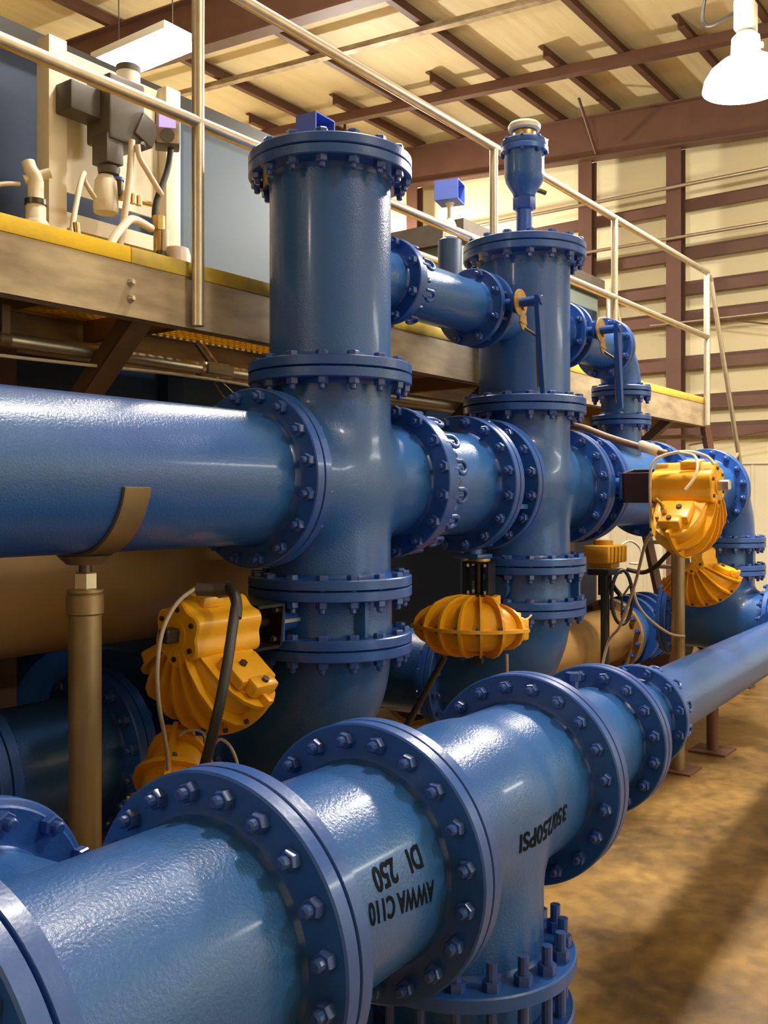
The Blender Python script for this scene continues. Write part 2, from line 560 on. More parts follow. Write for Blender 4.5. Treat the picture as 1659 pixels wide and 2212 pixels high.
# girts, columns, rafters and purlins: each member a thing
def zee(bm, p, L, d, fl, axis='y', t=0.012, flip=1):
    """z section member running along an axis from p"""
    x, y_, z = p
    if axis == 'y':   # web vertical plate in plane x, girts lie flat
        box(bm, (x, y_ + L / 2, z), (d, L, t)); box(bm, (x - d / 2, y_ + L / 2, z + flip * fl / 2), (t, L, fl)); box(bm, (x + d / 2, y_ + L / 2, z - flip * fl / 2), (t, L, fl))
for i, (z, label) in enumerate([(4.97, 'uppermost brown girt on the end wall under the rafter'), (4.17, 'brown girt right below the second conduit on the end wall'),
                  (3.59, 'third brown girt from the top of the end wall'), (3.10, 'brown girt level with the platform top rail end'),
                  (2.34, 'brown girt level with the platform mid rail end'), (1.68, 'brown girt crossing behind the steep ladder handrail'), (1.20, 'lowest brown girt just above the ribbed cream liner')]):
    bm = bmesh.new()
    box(bm, (15.90, 5.0, z), (0.22, 21.6, 0.02)); box(bm, (15.795, 5.0, z - 0.075), (0.02, 21.6, 0.17)); box(bm, (15.995, 5.0, z + 0.05), (0.02, 21.6, 0.10))
    single('wall_girt', bm, M['brown'], label, 'girt', (0, 0, 0), smooth=0, group='brown girts on the end wall')

def hsec(bm, x, y_, z0, z1, d, wd, t=0.02):
    h = z1 - z0; zc = (z0 + z1) / 2
    box(bm, (x - d / 2, y_, zc), (t, wd, h)); box(bm, (x + d / 2, y_, zc), (t, wd, h)); box(bm, (x, y_, zc), (d, t, h))
for (yy, label) in [(7.20, 'brown steel wall column standing left of the middle rail post'), (5.62, 'brown steel wall column behind the platform rail end'),
                    (10.9, 'brown steel wall column hidden behind the second riser'), (2.2, 'brown steel wall column right of the frame')]:
    bm = bmesh.new(); hsec(bm, 15.70, yy, ZF, 5.42 + 0.075 * yy, 0.20, 0.25)
    single('wall_column', bm, M['brown'], label, 'column', (0, 0, 0), smooth=0, group='brown columns of the end wall')
def rafter(x, depth, zb, label, wd=0.22):
    bm = bmesh.new()
    y0, y1 = FY0 + 0.1, FY1 - 0.1
    def b(y_): return zb + 0.075 * y_
    for (a0, a1, ww) in ((0, 0.025, wd), (depth - 0.025, depth, wd), (0.025, depth - 0.025, 0.014)):
        prism(bm, [(x - ww / 2, y0, b(y0) + a0), (x - ww / 2, y0, b(y0) + a1), (x + ww / 2, y0, b(y0) + a1), (x + ww / 2, y0, b(y0) + a0)], (0, y1 - y0, 0.075 * (y1 - y0)))
    return single('roof_rafter', bm, M['brown'], label, 'rafter', (0, 0, 0), smooth=0, group='brown roof rafters')
rafter(15.55, 0.74, 5.40, 'deep brown rafter along the top of the end wall')
rafter(9.05, 0.72, 5.42, 'wide brown rafter crossing above the flat lamp')
rafter(2.0, 0.72, 5.42, 'brown rafter overhead above the camera side')
bm = bmesh.new()
prism(bm, [(13.4, FY0 + .1, 6.02 - .45), (13.4, FY0 + .1, 6.17 - .45), (13.55, FY0 + .1, 6.17 - .45), (13.55, FY0 + .1, 6.02 - .45)], (0, 21.8, 0.075 * 21.8))
single('roof_strut', bm, M['brown'], 'narrow brown strut crossing under the purlins before the end rafter', 'strut', (0, 0, 0), smooth=0)
for i in range(-3, 8):
    yy = 5.65 + 2.05 * i
    if not FY0 + 0.3 < yy < FY1 - 0.3: continue
    bm = bmesh.new()
    zt = zroof(yy)
    box(bm, ((FX0 + FX1) / 2, yy, zt - 0.105), (FX1 - FX0 - 0.3, 0.014, 0.20)); box(bm, ((FX0 + FX1) / 2, yy - 0.045, zt - 0.2), (FX1 - FX0 - 0.3, 0.09, 0.014)); box(bm, ((FX0 + FX1) / 2, yy + 0.045, zt - 0.012), (FX1 - FX0 - 0.3, 0.09, 0.014))
    single('roof_purlin', bm, M['brown'], 'long brown purlin running the full length of the roof', 'purlin', (0, 0, 0), smooth=0, group='long brown roof purlins')
for i in range(-3, 7):
    yy = 5.65 + 2.05 * (i + 0.5)
    if not FY0 + 0.3 < yy < FY1 - 0.3: continue
    bm = bmesh.new()
    zt = zroof(yy); x0, x1 = 13.0, 15.9
    box(bm, ((x0 + x1) / 2, yy, zt - 0.105), (x1 - x0, 0.014, 0.20)); box(bm, ((x0 + x1) / 2, yy - 0.045, zt - 0.2), (x1 - x0, 0.09, 0.014)); box(bm, ((x0 + x1) / 2, yy + 0.045, zt - 0.012), (x1 - x0, 0.09, 0.014))
    single('short_purlin', bm, M['brown'], 'short brown purlin between the narrow strut and the end rafter', 'purlin', (0, 0, 0), smooth=0, group='short brown end bay purlins')
# flange braces from the end rafter up to the purlins
for yy, label in [(6.9, 'thin brown brace from end rafter up to a purlin near the round lamp'), (10.95, 'thin brown brace from end rafter up to a purlin behind the air valve'), (13.0, 'thin brown brace from end rafter up to a purlin above the blue hood box')]:
    bm = bmesh.new()
    cyl(bm, (15.4, yy, 5.45 + .075 * yy), (14.7, yy, zroof(yy) - 0.2), 0.028, 8)
    single('rafter_brace', bm, M['brown'], label, 'brace', (0, 0, 0), group='thin rafter braces')
# pale conduits
bm = bmesh.new(); tube(bm, [(15.50, -4, 5.16), (15.50, 15.5, 5.16)], 0.032, 10)
single('wall_conduit', bm, M['galv'], 'upper galvanised conduit run along the end wall girt', 'conduit', (0, 0, 0), group='conduits on the end wall')
bm = bmesh.new(); tube(bm, [(15.50, -4, 4.32), (15.50, 15.5, 4.32)], 0.028, 10)
single('wall_conduit', bm, M['galv'], 'middle galvanised conduit run across the end wall columns', 'conduit', (0, 0, 0), group='conduits on the end wall')
bm = bmesh.new(); tube(bm, [(15.55, -4, 2.93), (15.55, 6.0, 2.93)], 0.018, 10)
single('wall_conduit', bm, M['galv'], 'lower galvanised conduit run right of the platform rail end', 'conduit', (0, 0, 0), group='conduits on the end wall')
for (a, b, label) in [((15.45, 5.3, 3.0), (15.45, -3.0, 1.2), 'thin brown wall brace rod right of the ladder, higher one'), ((15.40, 5.3, 0.9), (15.40, -2.0, 2.0), 'thin brown wall brace rod right of the ladder, lower one')]:
    bm = bmesh.new(); tube(bm, [a, b], 0.012, 8)
    single('brace_rod', bm, M['brown'], label, 'rod', (0, 0, 0), group='wall brace rods')
bm = bmesh.new()
prism(bm, [(11.2, 2.0, zroof(2.0) - 0.30), (11.2, 2.0, zroof(2.0) - 0.22), (11.32, 2.0, zroof(2.0) - 0.22), (11.32, 2.0, zroof(2.0) - 0.30)], (0, 12.5, 0.075 * 12.5))
single('roof_raceway', bm, M['channel'], 'pale flat cable raceway under the purlins near the upper rail', 'raceway', (0, 0, 0), smooth=0)

# ------------------------------------------------------------------ lamps
t = thing('panel_lamp', 'glowing flat rectangular lamp under the wide rafter, upper left', 'lamp', P_PANEL)
bm = bmesh.new(); box(bm, (0, 0, 0.05), (0.46, 1.10, 0.08), bev=0.01); finish('housing', bm, M['white'], t, 30)
bm = bmesh.new(); box(bm, (0, 0, -0.004), (0.42, 1.06, 0.02)); finish('diffuser', bm, M['glow'], t, 0)
for yy in (-0.4, 0.4):
    bm = bmesh.new(); cyl(bm, (0, yy, 0.09), (0, yy, zroof(P_PANEL[1] + yy) - P_PANEL[2]), 0.006, 6); finish('hanger', bm, M['dsteel'], t)

def highbay(p, label, glow=True):
    t = thing('high_bay_lamp', label, 'lamp', p)
    bm = bmesh.new()
    prof = [(0.275, 0.0), (0.262, 0.06), (0.225, 0.12), (0.165, 0.17), (0.10, 0.20), (0.085, 0.205), (0.0, 0.205)]
    prof2 = [(0.268, 0.0), (0.255, 0.058), (0.219, 0.116), (0.16, 0.164), (0.0, 0.19)]
    lathe(bm, prof[::-1][:0] + [(0.0, 0.19)] + prof2[::-1][1:] + prof, seg=48)
    finish('reflector', bm, M['glow_dome'], t, 50)
    bm = bmesh.new(); lathe(bm, [(0, 0.19), (0.085, 0.19), (0.095, 0.23), (0.09, 0.33), (0.06, 0.36), (0, 0.36)], seg=32); finish('ballast_housing', bm, M['white'], t, 40)
    bm = bmesh.new(); box(bm, (0, 0, 0.47), (0.15, 0.12, 0.20), bev=0.012); finish('junction_box', bm, M['white'], t, 30)
    bm = bmesh.new(); cyl(bm, (0, 0, 0.35), (0, 0, 0.40), 0.035, 16); box(bm, (0.05, -0.092, 0.28), (0.03, 0.012, 0.03)); finish('neck', bm, M['white'], t, 40)
    bm = bmesh.new(); cyl(bm, (0, 0, 0.57), (0, 0, zroof(p[1]) - p[2] - 0.0), 0.012, 8); finish('hanger', bm, M['dsteel'], t)
    bm = bmesh.new()
    tube(bm, smooth_path([(-0.04, 0.06, 0.5), (-0.16, 0.22, 0.42), (-0.15, 0.2, 0.7), (-0.05, 0.10, 1.3), (0, 0.02, zroof(p[1]) - p[2] - 0.05)]), 0.012, 8)
    finish('cord', bm, M['rubber'], t)
    return t
highbay(P_DOME, 'round glowing high bay lamp hanging at the upper right edge')
for p_, l_ in ((P_FAR, 'high bay lamp by the end wall behind the first riser'), (P_MID, 'high bay lamp over the header above the frame'), (P_ROOF, 'high bay lamp under the roof above the frame'),
               (P_BACK, 'high bay lamp at the back of the hall, left one'), (P_BACK2, 'high bay lamp at the back of the hall, right one'), (P_AISLE, 'high bay lamp over the aisle right of the frame')):
    highbay(p_, l_)
t = thing('strip_lamp', 'long fluorescent strip lamp over the aisle right of the frame', 'lamp', P_TUBE)
bm = bmesh.new(); box(bm, (0, 0, 0.05), (3.1, 0.34, 0.08), bev=0.01); finish('housing', bm, M['white'], t, 30)
bm = bmesh.new(); box(bm, (0, 0, -0.004), (3.0, 0.30, 0.02)); finish('diffuser', bm, M['glow'], t, 0)
for xx in (-1.3, 1.3):
    bm = bmesh.new(); cyl(bm, (xx, 0, 0.09), (xx, 0, zroof(P_TUBE[1]) - P_TUBE[2]), 0.006, 6); finish('hanger', bm, M['dsteel'], t)

# ------------------------------------------------------------------ tanks behind the walkway
t = thing('filter_tank', 'tall dark blue steel tank wall behind the walkway at the left', 'tank', (1.5, 4.8, ZF))
zt = 2.015 - ZF
bm = bmesh.new(); box(bm, (0.0, 0.0, (zt + 1.32) / 2), (5.6, 2.1, zt - 1.32)); finish('shell', bm, M['blue_tank'], t, 0)
bm = bmesh.new(); box(bm, (0, -1.06, zt - 0.02), (5.6, 0.10, 0.08)); finish('rim', bm, M['black'], t, 0)
for xx in (-1.4, 1.72, 2.72):
    bm = bmesh.new(); box(bm, (xx, -1.08, (zt + 1.32) / 2 - 0.05), (0.10, 0.07, zt - 1.45)); finish('stiffener', bm, M['blue_tank'], t, 0)
for xx in (-2.6, 0.0, 2.2):
    for yy in (-0.95, 0.95):
        bm = bmesh.new(); box(bm, (xx, yy, 0.665), (0.16, 0.16, 1.33)); finish('leg', bm, M['blue_tank'], t, 0)
bm = bmesh.new(); box(bm, (2.28, -1.056, (zt + 1.9) / 2), (0.95, 0.012, zt - 1.95)); lo = finish('side_panel', bm, M['tank_light'], t, 0); lo['label'] = 'grey blue smooth panel right of the rail post'

t = thing('rinse_tank', 'grey green steel tank seen between the two blue risers', 'tank', (7.2, 5.0, ZF))
bm = bmesh.new(); box(bm, (0, 0, 3.3), (2.4, 2.5, 0.8)); finish('shell', bm, M['tank_green'], t, 0)
bm = bmesh.new(); box(bm, (0, 0, 1.75), (2.36, 2.46, 2.3)); finish('shaded_shell', bm, M['blue_tank'], t, 0)  # lower part coloured dark to imitate the black shade between the risers
for xx in (-1.05, 1.05):
    for yy in (-1.1, 1.1):
        bm = bmesh.new(); box(bm, (xx, yy, 0.30), (0.16, 0.16, 0.6)); finish('leg', bm, M['brown'], t, 0)
bm = bmesh.new(); box(bm, (0, 0, 3.78), (2.5, 2.6, 0.16)); finish('rim', bm, M['dark'], t, 0)
bm = bmesh.new(); prism(bm, [(-1.22, -1.0, 2.6), (-1.22, -0.3, 3.3), (-1.22, 0.4, 3.3), (-1.22, 0.9, 2.6)], (-0.12, 0, 0)); finish('chute', bm, M['tank_light'], t, 0)
bm = bmesh.new(); box(bm, (0.35, -1.27, 3.1), (1.5, 0.03, 0.9)); finish('front_panel', bm, M['blue_tank'], t, 0)

t = thing('tan_vessel', 'large tan painted horizontal vessel under the walkway at the left', 'vessel', (0.9, 3.03, -0.19))
bm = bmesh.new(); lathe(bm, [(0, -2.55), (0.20, -2.5), (0.30, -2.40), (0.35, -2.2), (0.35, 2.2), (0.30, 2.40), (0.20, 2.5), (0, 2.55)], axis=(1, 0, 0), seg=64); finish('shell', bm, M['tan'], t, 50)
for xx in (-1.5, 0.4):
    bm = bmesh.new(); box(bm, (xx, 0.36, (ZF + 0.19) / 2 - 0.05), (0.10, 0.10, -(ZF + 0.19) - 0.1)); box(bm, (xx, 0.1, -0.31), (0.10, 0.5, 0.1)); finish('bracket_leg', bm, M['brown'], t, 0)

bm = bmesh.new(); box(bm, (0, 0, 0.65), (5.9, 0.5, 1.3)); box(bm, (0, -0.26, 1.26), (5.9, 0.06, 0.08)); box(bm, (0, -0.26, 0.10), (5.9, 0.06, 0.2))
single('shade_block', bm, M['blue_tank'], 'added dark blue shade skid low under the tank behind the suction pipes', 'block', (1.7, 4.75, ZF), smooth=0)  # added dark mass standing in for the black shade under the tank

# ------------------------------------------------------------------ walkway
WY0, WY1, WX0, WX1 = 2.59, 3.64, -1.2, 8.0
t = thing('walkway', 'raised steel walkway with yellow edge running behind the blue risers', 'walkway', (3.4, 3.0, 0.614))
L = WX1 - WX0; cxw = (WX0 + WX1) / 2 - 3.4
for yy, nm in ((WY0, 'side_channel'), (WY1, 'side_channel')):
    s = 1 if yy == WY0 else -1
    bm = bmesh.new()
    y_ = yy - 3.0
    box(bm, (cxw, y_ + s * 0.004, 0.09), (L, 0.009, 0.18)); box(bm, (cxw, y_ + s * 0.03, 0.005), (L, 0.06, 0.01)); box(bm, (cxw, y_ + s * 0.03, 0.175), (L, 0.06, 0.01))
    finish(nm, bm, M['channel'], t, 0)
for xa_, xb_, m_ in ((WX0, 2.068, M['toe']), (2.070, WX1, M['toe2'])):
    bm = bmesh.new(); box(bm, ((xa_ + xb_) / 2 - 3.4, WY0 - 3.0 + 0.012, 0.208), (xb_ - xa_, 0.03, 0.054), bev=0.003); finish('yellow_edge', bm, m_, t, 30)
bm = bmesh.new(); box(bm, (cxw, WY1 - 3.0 - 0.012, 0.208), (L, 0.03, 0.054), bev=0.004); finish('yellow_edge', bm, M['toe'], t, 30)
bm = bmesh.new(); box(bm, (WX1 - 3.4 - 0.005, 3.115 - 3.0, 0.09), (0.01, WY1 - WY0, 0.18)); finish('end_channel', bm, M['channel'], t, 0)
bm = bmesh.new()
gx = WX0 + 0.02
while gx < WX1 - 0.02:
    box(bm, (gx - 3.4, 3.115 - 3.0, 0.20), (0.017, WY1 - WY0 - 0.04, 0.035)); gx += 0.042
gy = WY0 + 0.03
while gy < WY1 - 0.02:
    box(bm, (cxw, gy - 3.0, 0.20), (L - 0.02, 0.017, 0.033)); gy += 0.042
finish('grating', bm, M['grate'], t, 0)
for gx in (-0.9, 0.3, 1.5, 2.62, 3.9, 5.1, 6.3, 7.5):
    bm = bmesh.new(); box(bm, (gx - 3.4, 3.115 - 3.0, 0.135), (0.012, WY1 - WY0 - 0.08, 0.09)); box(bm, (gx - 3.4 + 0.025, 0.115, 0.095), (0.05, WY1 - WY0 - 0.08, 0.01)); finish('cross_beam', bm, M['deck_under'], t, 0)
for xm_, xl_ in ((1.60, 1.35), (4.6, 1.3), (6.4, 1.9)):
    bm = bmesh.new(); box(bm, (xm_ - 3.4, 0.10, 0.178), (xl_, 0.95, 0.008)); finish('deck_plate', bm, M['deck_under'], t, 0)
for (xx, zz) in ((2.066, 0.115), (2.066, 0.061)):
    bm = bmesh.new(); lathe(bm, [(0, -0.02), (0.007, -0.02), (0.011, -0.013), (0.014, 0.0), (0, 0.0)], (xx - 3.4, WY0 - 3.0, zz), (0, 1, 0), 14)
    bmesh.ops.translate(bm, verts=bm.verts[:], vec=(0, 0, 0)); finish('bolt', bm, M['galv'], t, 30)
def brace(x, lab):
    bm = bmesh.new()
    a, b = Vector((x - 3.4, 2.63 - 3.0, 0.03)), Vector((x - 3.4 + 0.02, 3.54 - 3.0, -0.72))
    d = (b - a); R = frame(d, (1, 0, 0)); c = (a + b) / 2
    fl = 1 if (R @ Vector((0, 1, 0))).y > 0 else -1
    box(bm, c, (0.085, 0.012, d.length), R); box(bm, c + R @ Vector((0.0375, 0.03 * fl, 0)), (0.010, 0.06, d.length), R); box(bm, c + R @ Vector((-0.0375, 0.03 * fl, 0)), (0.010, 0.06, d.length), R)
    finish('knee_brace', bm, M['brace'], t, 0)
    bm = bmesh.new(); box(bm, (x - 3.4 + 0.02, 3.56 - 3.0, (ZF - 0.614) / 2), (0.09, 0.09, 0.614 - ZF)); finish('leg', bm, M['brown'], t, 0)
for x in (2.17, 4.6, 7.35): brace(x, '')

# guard rail
t = thing('guard_rail', 'galvanised two rail guard rail along the walkway front', 'railing', (3.4, 2.555, 0.614))
pr = 0.0225
for x in (0.3, 2.335, 4.41, 5.99, 7.87):
    bm = bmesh.new(); cyl(bm, (x - 3.4, 0, 0.005), (x - 3.4, 0, 1.25), pr, 20); finish('post', bm, M['galv'], t, 40)
bm = bmesh.new(); tube(bm, [(WX0 - 3.4, 0, 1.252), (7.87 - 3.4, 0, 1.252)], pr, 20); finish('top_rail', bm, M['galv'], t, 40)
bm = bmesh.new(); tube(bm, [(WX0 - 3.4, 0, 0.725), (7.87 - 3.4, 0, 0.725)], pr, 20); finish('mid_rail', bm, M['galv'], t, 40)
# far rail
t = thing('guard_rail', 'galvanised guard rail on the far side of the walkway', 'railing', (6.2, 3.67, 0.614))
for x in (5.0, 7.87):
    bm = bmesh.new(); cyl(bm, (x - 6.2, 0, 0.005), (x - 6.2, 0, 1.05), pr, 16); finish('post', bm, M['galv'], t, 40)
bm = bmesh.new(); tube(bm, [(5.0 - 6.2, 0, 1.05), (7.87 - 6.2, 0, 1.05)], pr, 12); finish('top_rail', bm, M['galv'], t, 40)

# ship ladder
t = thing('ship_ladder', 'steep steel ladder going down from the walkway end', 'ladder', (8.0, 3.03, ZF))
top = 0.79 - ZF
for yy in (2.68 - 3.03, 3.40 - 3.03):
    bm = bmesh.new()
    prism(bm, [(0.03, yy - 0.02, top), (0.19, yy - 0.02, top), (1.62, yy - 0.02, 0.0), (1.46, yy - 0.02, 0.0)], (0, 0.04, 0)); finish('stringer', bm, M['brown'], t, 0)
for k in range(1, 11):
    zz = top * k / 11; xx = 1.54 - 1.43 * k / 11
    bm = bmesh.new(); box(bm, (xx, 0, zz), (0.16, 0.68, 0.03)); finish('tread', bm, M['channel'], t, 0)
for yy in (2.60 - 3.03, 3.46 - 3.03):
    bm = bmesh.new()
    pts = [(-0.02, yy, top + 0.0), (-0.02, yy, top + 0.95), (-0.01, yy, top + 1.03), (0.05, yy, top + 1.085), (0.12, yy, top + 1.04), (0.16, yy, top + 0.95), (0.90, yy, top - 0.42), (1.30, yy, top - 1.16)]
    tube(bm, smooth_path(pts, 5), 0.02, 14); tube(bm, [(0.86, yy, top - 0.36), (0.60, yy + (0.08 if yy < 0 else -0.08), top - 0.62)], 0.016, 10)
    finish('handrail', bm, M['galv'], t, 50)

# conduit under the walkway
t = thing('deck_conduit', 'galvanised conduit with a fitting hung below the walkway', 'conduit', (2.74, 2.9, 0.535))
bm = bmesh.new(); tube(bm, [(-3.5, 0, 0), (2.8, 0, 0)], 0.025, 16); finish('pipe', bm, M['galv'], t, 40)
bm = bmesh.new(); box(bm, (0, 0, -0.004), (0.18, 0.07, 0.066), bev=0.024); cyl(bm, (0.0, 0, 0.02), (-0.04, 0.05, 0.11), 0.018, 12); finish('conduit_body', bm, M['galv'], t, 50)
bm = bmesh.new(); box(bm, (0, -0.037, 0.0), (0.14, 0.008, 0.042), bev=0.003); finish('cover', bm, M['channel'], t, 40)
for xx in (-0.95,):
    bm = bmesh.new(); box(bm, (xx, 0, 0.05), (0.03, 0.05, 0.12)); cyl(bm, (xx - 0.02, 0, 0), (xx + 0.02, 0, 0), 0.03, 14); finish('clamp', bm, M['brace'], t, 30)
hose('loose_wire', [(-0.01, -0.02, -0.03), (0.08, -0.03, -0.09), (0.14, -0.02, -0.15), (0.05, -0.01, -0.11), (0.0, 0, -0.05)], 0.003, M['brass'], t, 6)
bm = bmesh.new(); tube(bm, smooth_path([(-1.0, 2.86, 0.49), (1.4, 2.86, 0.47), (2.6, 2.86, 0.49), (3.3, 2.87, 0.47)]), 0.006, 8)
single('thin_cable', bm, M['hose'], 'thin pale cable strung just under the deck conduit', 'cable', (0, 0, 0))

# ------------------------------------------------------------------ the blue header (axis at Y 2.25)
HY, HZ = 2.25, 0.0755
C1, C2, C3 = 2.70, 4.18, 7.30             # the three risers
CF = 0.381                                # centre to face of a 16 inch cross or elbow
BL, BF = M['blue'], M['blue_flange']

t = thing('header_pipe', 'long blue header pipe entering from the left edge of the frame', 'pipe', (C1 - CF, HY, HZ))
pipe_profile(R16, (-3.4, 0, 0), (-0.02, 0, 0), BL, t)
flange(t, (-0.001, 0, 0), (1, 0, 0), R16, F16, T16, hub=0.02, hubr=0.016)
bolts(t, (0, 0, 0), (1, 0, 0), B16, 16)

def cross(x, label):
    t = thing('pipe_cross', label, 'pipe fitting', (x, HY, HZ))
    a = CF - 0.02
    junction(t, {'+x': a, '-x': a, '+z': a, '-z': a}, R16, BL)
    for d in ((1, 0, 0), (-1, 0, 0), (0, 0, 1), (0, 0, -1)):
        flange(t, Vector(d) * (CF - 0.001), d, R16, F16, T16)
    return t
x1 = cross(C1, 'cast blue four way cross of the first, nearest riser')
x2 = cross(C2, 'cast blue four way cross of the second riser')

def riser_top(x, label, stubs):
    z0, z1 = HZ + CF, 1.205
    t = thing('riser_spool', label, 'pipe', (x, HY, z0))
    h = z1 - z0
    pipe_profile(R16, (0, 0, 0.02), (0, 0, h - 0.02), BL, t)
    flange(t, (0, 0, 0.001), (0, 0, -1), R16, F16, T16, hub=0.02, hubr=0.014)
    flange(t, (0, 0, h - 0.001), (0, 0, 1), R16, F16, T16, hub=0.02, hubr=0.014)
    bolts(t, (0, 0, 0), (0, 0, 1), B16, 16)
    bolts(t, (0, 0, h), (0, 0, 1), B16, 16)
    for s, L in stubs:
        nm = 'outlet'
        pipe_profile(R8, (s * 0.16, 0, 0.866 - z0), (s * (L - 0.01), 0, 0.866 - z0), BL, t, name=nm, seg=64)
        flange(t, (s * (L - 0.001), 0, 0.866 - z0), (s, 0, 0), R8, F8, T8, hub=0.015, hubr=0.01)
    bm = bmesh.new()
    rnd = random.Random(int(x * 10))
    for k in range(26):                    # weld beads and drips down the camera right side
        a = -0.62 + rnd.uniform(-0.05, 0.05); zz = 0.06 + (h - 0.12) * rnd.random()
        q = bmesh.ops.create_icosphere(bm, subdivisions=1, radius=rnd.uniform(0.003, 0.006))
        for v in q['verts']:
            v.co = Vector((v.co.x, v.co.y, v.co.z * 1.6)) + Vector((R16 * cos(a), R16 * sin(a), zz))
    finish('paint_drips', bm, BL, t, 60)
    return t
riser_top(C1, 'tall blue riser spool standing on the nearest cross', [(1, 0.365)])
riser_top(C2, 'blue riser spool of the second riser, with side outlets', [(-1, 0.43), (1, 0.36)])

def blind(x, label):
    t = thing('blind_flange', label, 'flange', (x, HY, 1.205))
    bm = bmesh.new(); lathe(bm, [(0, 0.001), (F16 - 0.004, 0.001), (F16, 0.0045), (F16, T16 - 0.004), (F16 - 0.004, T16), (0, T16)], seg=96)
    finish('disc', bm, BF, t, 32)
    return t
blind(C1, 'blue blind flange capping the nearest riser')
blind(C2, 'blue blind flange under the air valve')

def hood(name, loc, rz, L, wd, h, m, label, th=0.005, cut=0.0):
    """open ended folded sheet box"""
    bm = bmesh.new()
    for z in (-h / 2, h / 2): box(bm, (0, 0, z), (L, wd, th))
    for y in (-wd / 2, wd / 2): box(bm, (0, y, 0), (L, th, h))
    box(bm, (-L / 2, 0, 0), (th, wd, h))
    return single(name, bm, m, label, 'bracket', loc, (0, 0, rz), smooth=0)
hd = hood('hood_bracket', (2.565, 2.205, 1.242 + 0.045), radians(-86), 0.085, 0.11, 0.11, M['bright_blue'], 'bright blue open ended sheet box on top of the nearest riser')

# air release valve
AX = C2 + 0.0
t = thing('air_release_valve', 'blue air release valve with cream cap on the second riser', 'valve', (AX, HY, 1.205 + T16))
bm = bmesh.new()
lathe(bm, [(0, 0), (0.047, 0.0), (0.047, 0.018), (0.039, 0.02), (0.039, 0.20), (0, 0.20)], seg=32); finish('stem', bm, BL, t, 40)
bm = bmesh.new(); lathe(bm, [(0, 0.195), (0.052, 0.195), (0.055, 0.20), (0.055, 0.262), (0.05, 0.268), (0, 0.268)], seg=6); finish('hex_collar', bm, BF, t, 30)
bm = bmesh.new(); lathe(bm, [(0, 0.262), (0.052, 0.262), (0.058, 0.285), (0.078, 0.318), (0.092, 0.345), (0.097, 0.375), (0.097, 0.475), (0.101, 0.49), (0, 0.49)], seg=48); finish('bowl', bm, BL, t, 50)
bm = bmesh.new(); lathe(bm, [(0, 0.485), (0.112, 0.485), (0.116, 0.489), (0.116, 0.512), (0.112, 0.516), (0.114, 0.52), (0.114, 0.545), (0.108, 0.552), (0.075, 0.566), (0.05, 0.575), (0, 0.575)], seg=48); finish('cover', bm, BF, t, 32)
bm = bmesh.new(); lathe(bm, [(0, 0.57), (0.05, 0.57), (0.056, 0.60), (0.05, 0.612), (0, 0.612)], seg=32); finish('vent_neck', bm, M['brass'], t, 40)
bm = bmesh.new(); lathe(bm, [(0.03, 0.612), (0.065, 0.604), (0.078, 0.612), (0.08, 0.632), (0.07, 0.645), (0.03, 0.648), (0, 0.648)], seg=40); finish('cap', bm, M['board'], t, 40)
me_ = bolt_mesh(0.02, 0.006, 0.06, 0.006, 0.012)
for k in range(8):
    a = 2 * pi * (k + .5) / 8
    o = bpy.data.objects.new('bolt', me_); o.parent = t; o.location = (0.107 * cos(a), 0.107 * sin(a), 0.517); COL.objects.link(o)
bm = bmesh.new(); cyl(bm, (0.075, -0.03, 0.315), (0.118, -0.055, 0.305), 0.012, 10); finish('drain_plug', bm, M['dsteel'], t, 40)

t.scale = (1, 1, 0.935)

# ------------------------------------------------------------------ butterfly valves
def butterfly(p, axis, stem, label, plate=True):
    """16 inch double flanged butterfly valve centred on p"""
    t = thing('butterfly_valve', label, 'valve', p)
    a = Vector(axis); s = Vector(stem)
    hl = 0.1015
    bm = bmesh.new()
    lathe(bm, [(R16 * 0.86, -hl + 0.02), (R16 + 0.012, -hl + 0.02), (R16 + 0.004, -0.045), (R16 + 0.004, 0.045), (R16 + 0.012, hl - 0.02), (R16 * 0.86, hl - 0.02)], (0, 0, 0), a, 72)
    finish('body', bm, BL, t, 40)
    flange(t, a * (hl - 0.001), a, R16, F16, T16, hub=0.012, hubr=0.01)
    flange(t, -a * (hl - 0.001), -a, R16, F16, T16, hub=0.012, hubr=0.01)
    bm = bmesh.new(); cyl(bm, s * 0.20, s * 0.315, 0.042, 24); finish('neck', bm, BL, t, 40)
    bm = bmesh.new(); box(bm, s * 0.322, (0.13, 0.13, 0.018), frame(s, a), bev=0.004); finish('neck_plate', bm, BL, t, 40)
    bm = bmesh.new(); cyl(bm, -s * 0.20, -s * 0.255, 0.045, 24); cyl(bm, -s * 0.2549, -s * 0.272, 0.058, 24); finish('trunnion', bm, BL, t, 40)
    side = a.cross(s)
    for q in (1, -1):
        bm = bmesh.new(); box(bm, s * 0.10 + side * (q * (R16 + 0.0)), (0.02, 0.05, 0.12), frame(a, s)); finish('rib', bm, BL, t, 0)
    R = frame(a, s)
    bolts(t, a * hl, a, B16, 16, up=s)
    bolts(t, -a * hl, a, B16, 16, up=s)
    return t
VZ = HZ - CF - 0.1015
bv1 = butterfly((C1, HY, VZ), (0, 0, 1), (-1, 0, 0), 'blue butterfly valve below the nearest cross')
bm = bmesh.new(); box(bm, (-0.255, -0.047, 0.0), (0.09, 0.006, 0.012)); finish('bright_marker', bm, M['steel'], bv1, 0)
butterfly((C2, HY, VZ), (0, 0, 1), (1, 0, 0), 'blue butterfly valve below the second cross')
butterfly((C3, HY, VZ), (0, 0, 1), (-1, 0, 0), 'blue butterfly valve under the far elbow at the right edge')
V2X = C2 - CF - 0.1015
butterfly((V2X, HY, HZ), (1, 0, 0), (0, 0, -1), 'blue butterfly valve in the header between first and second cross')
V3X = C2 + CF + 0.1015
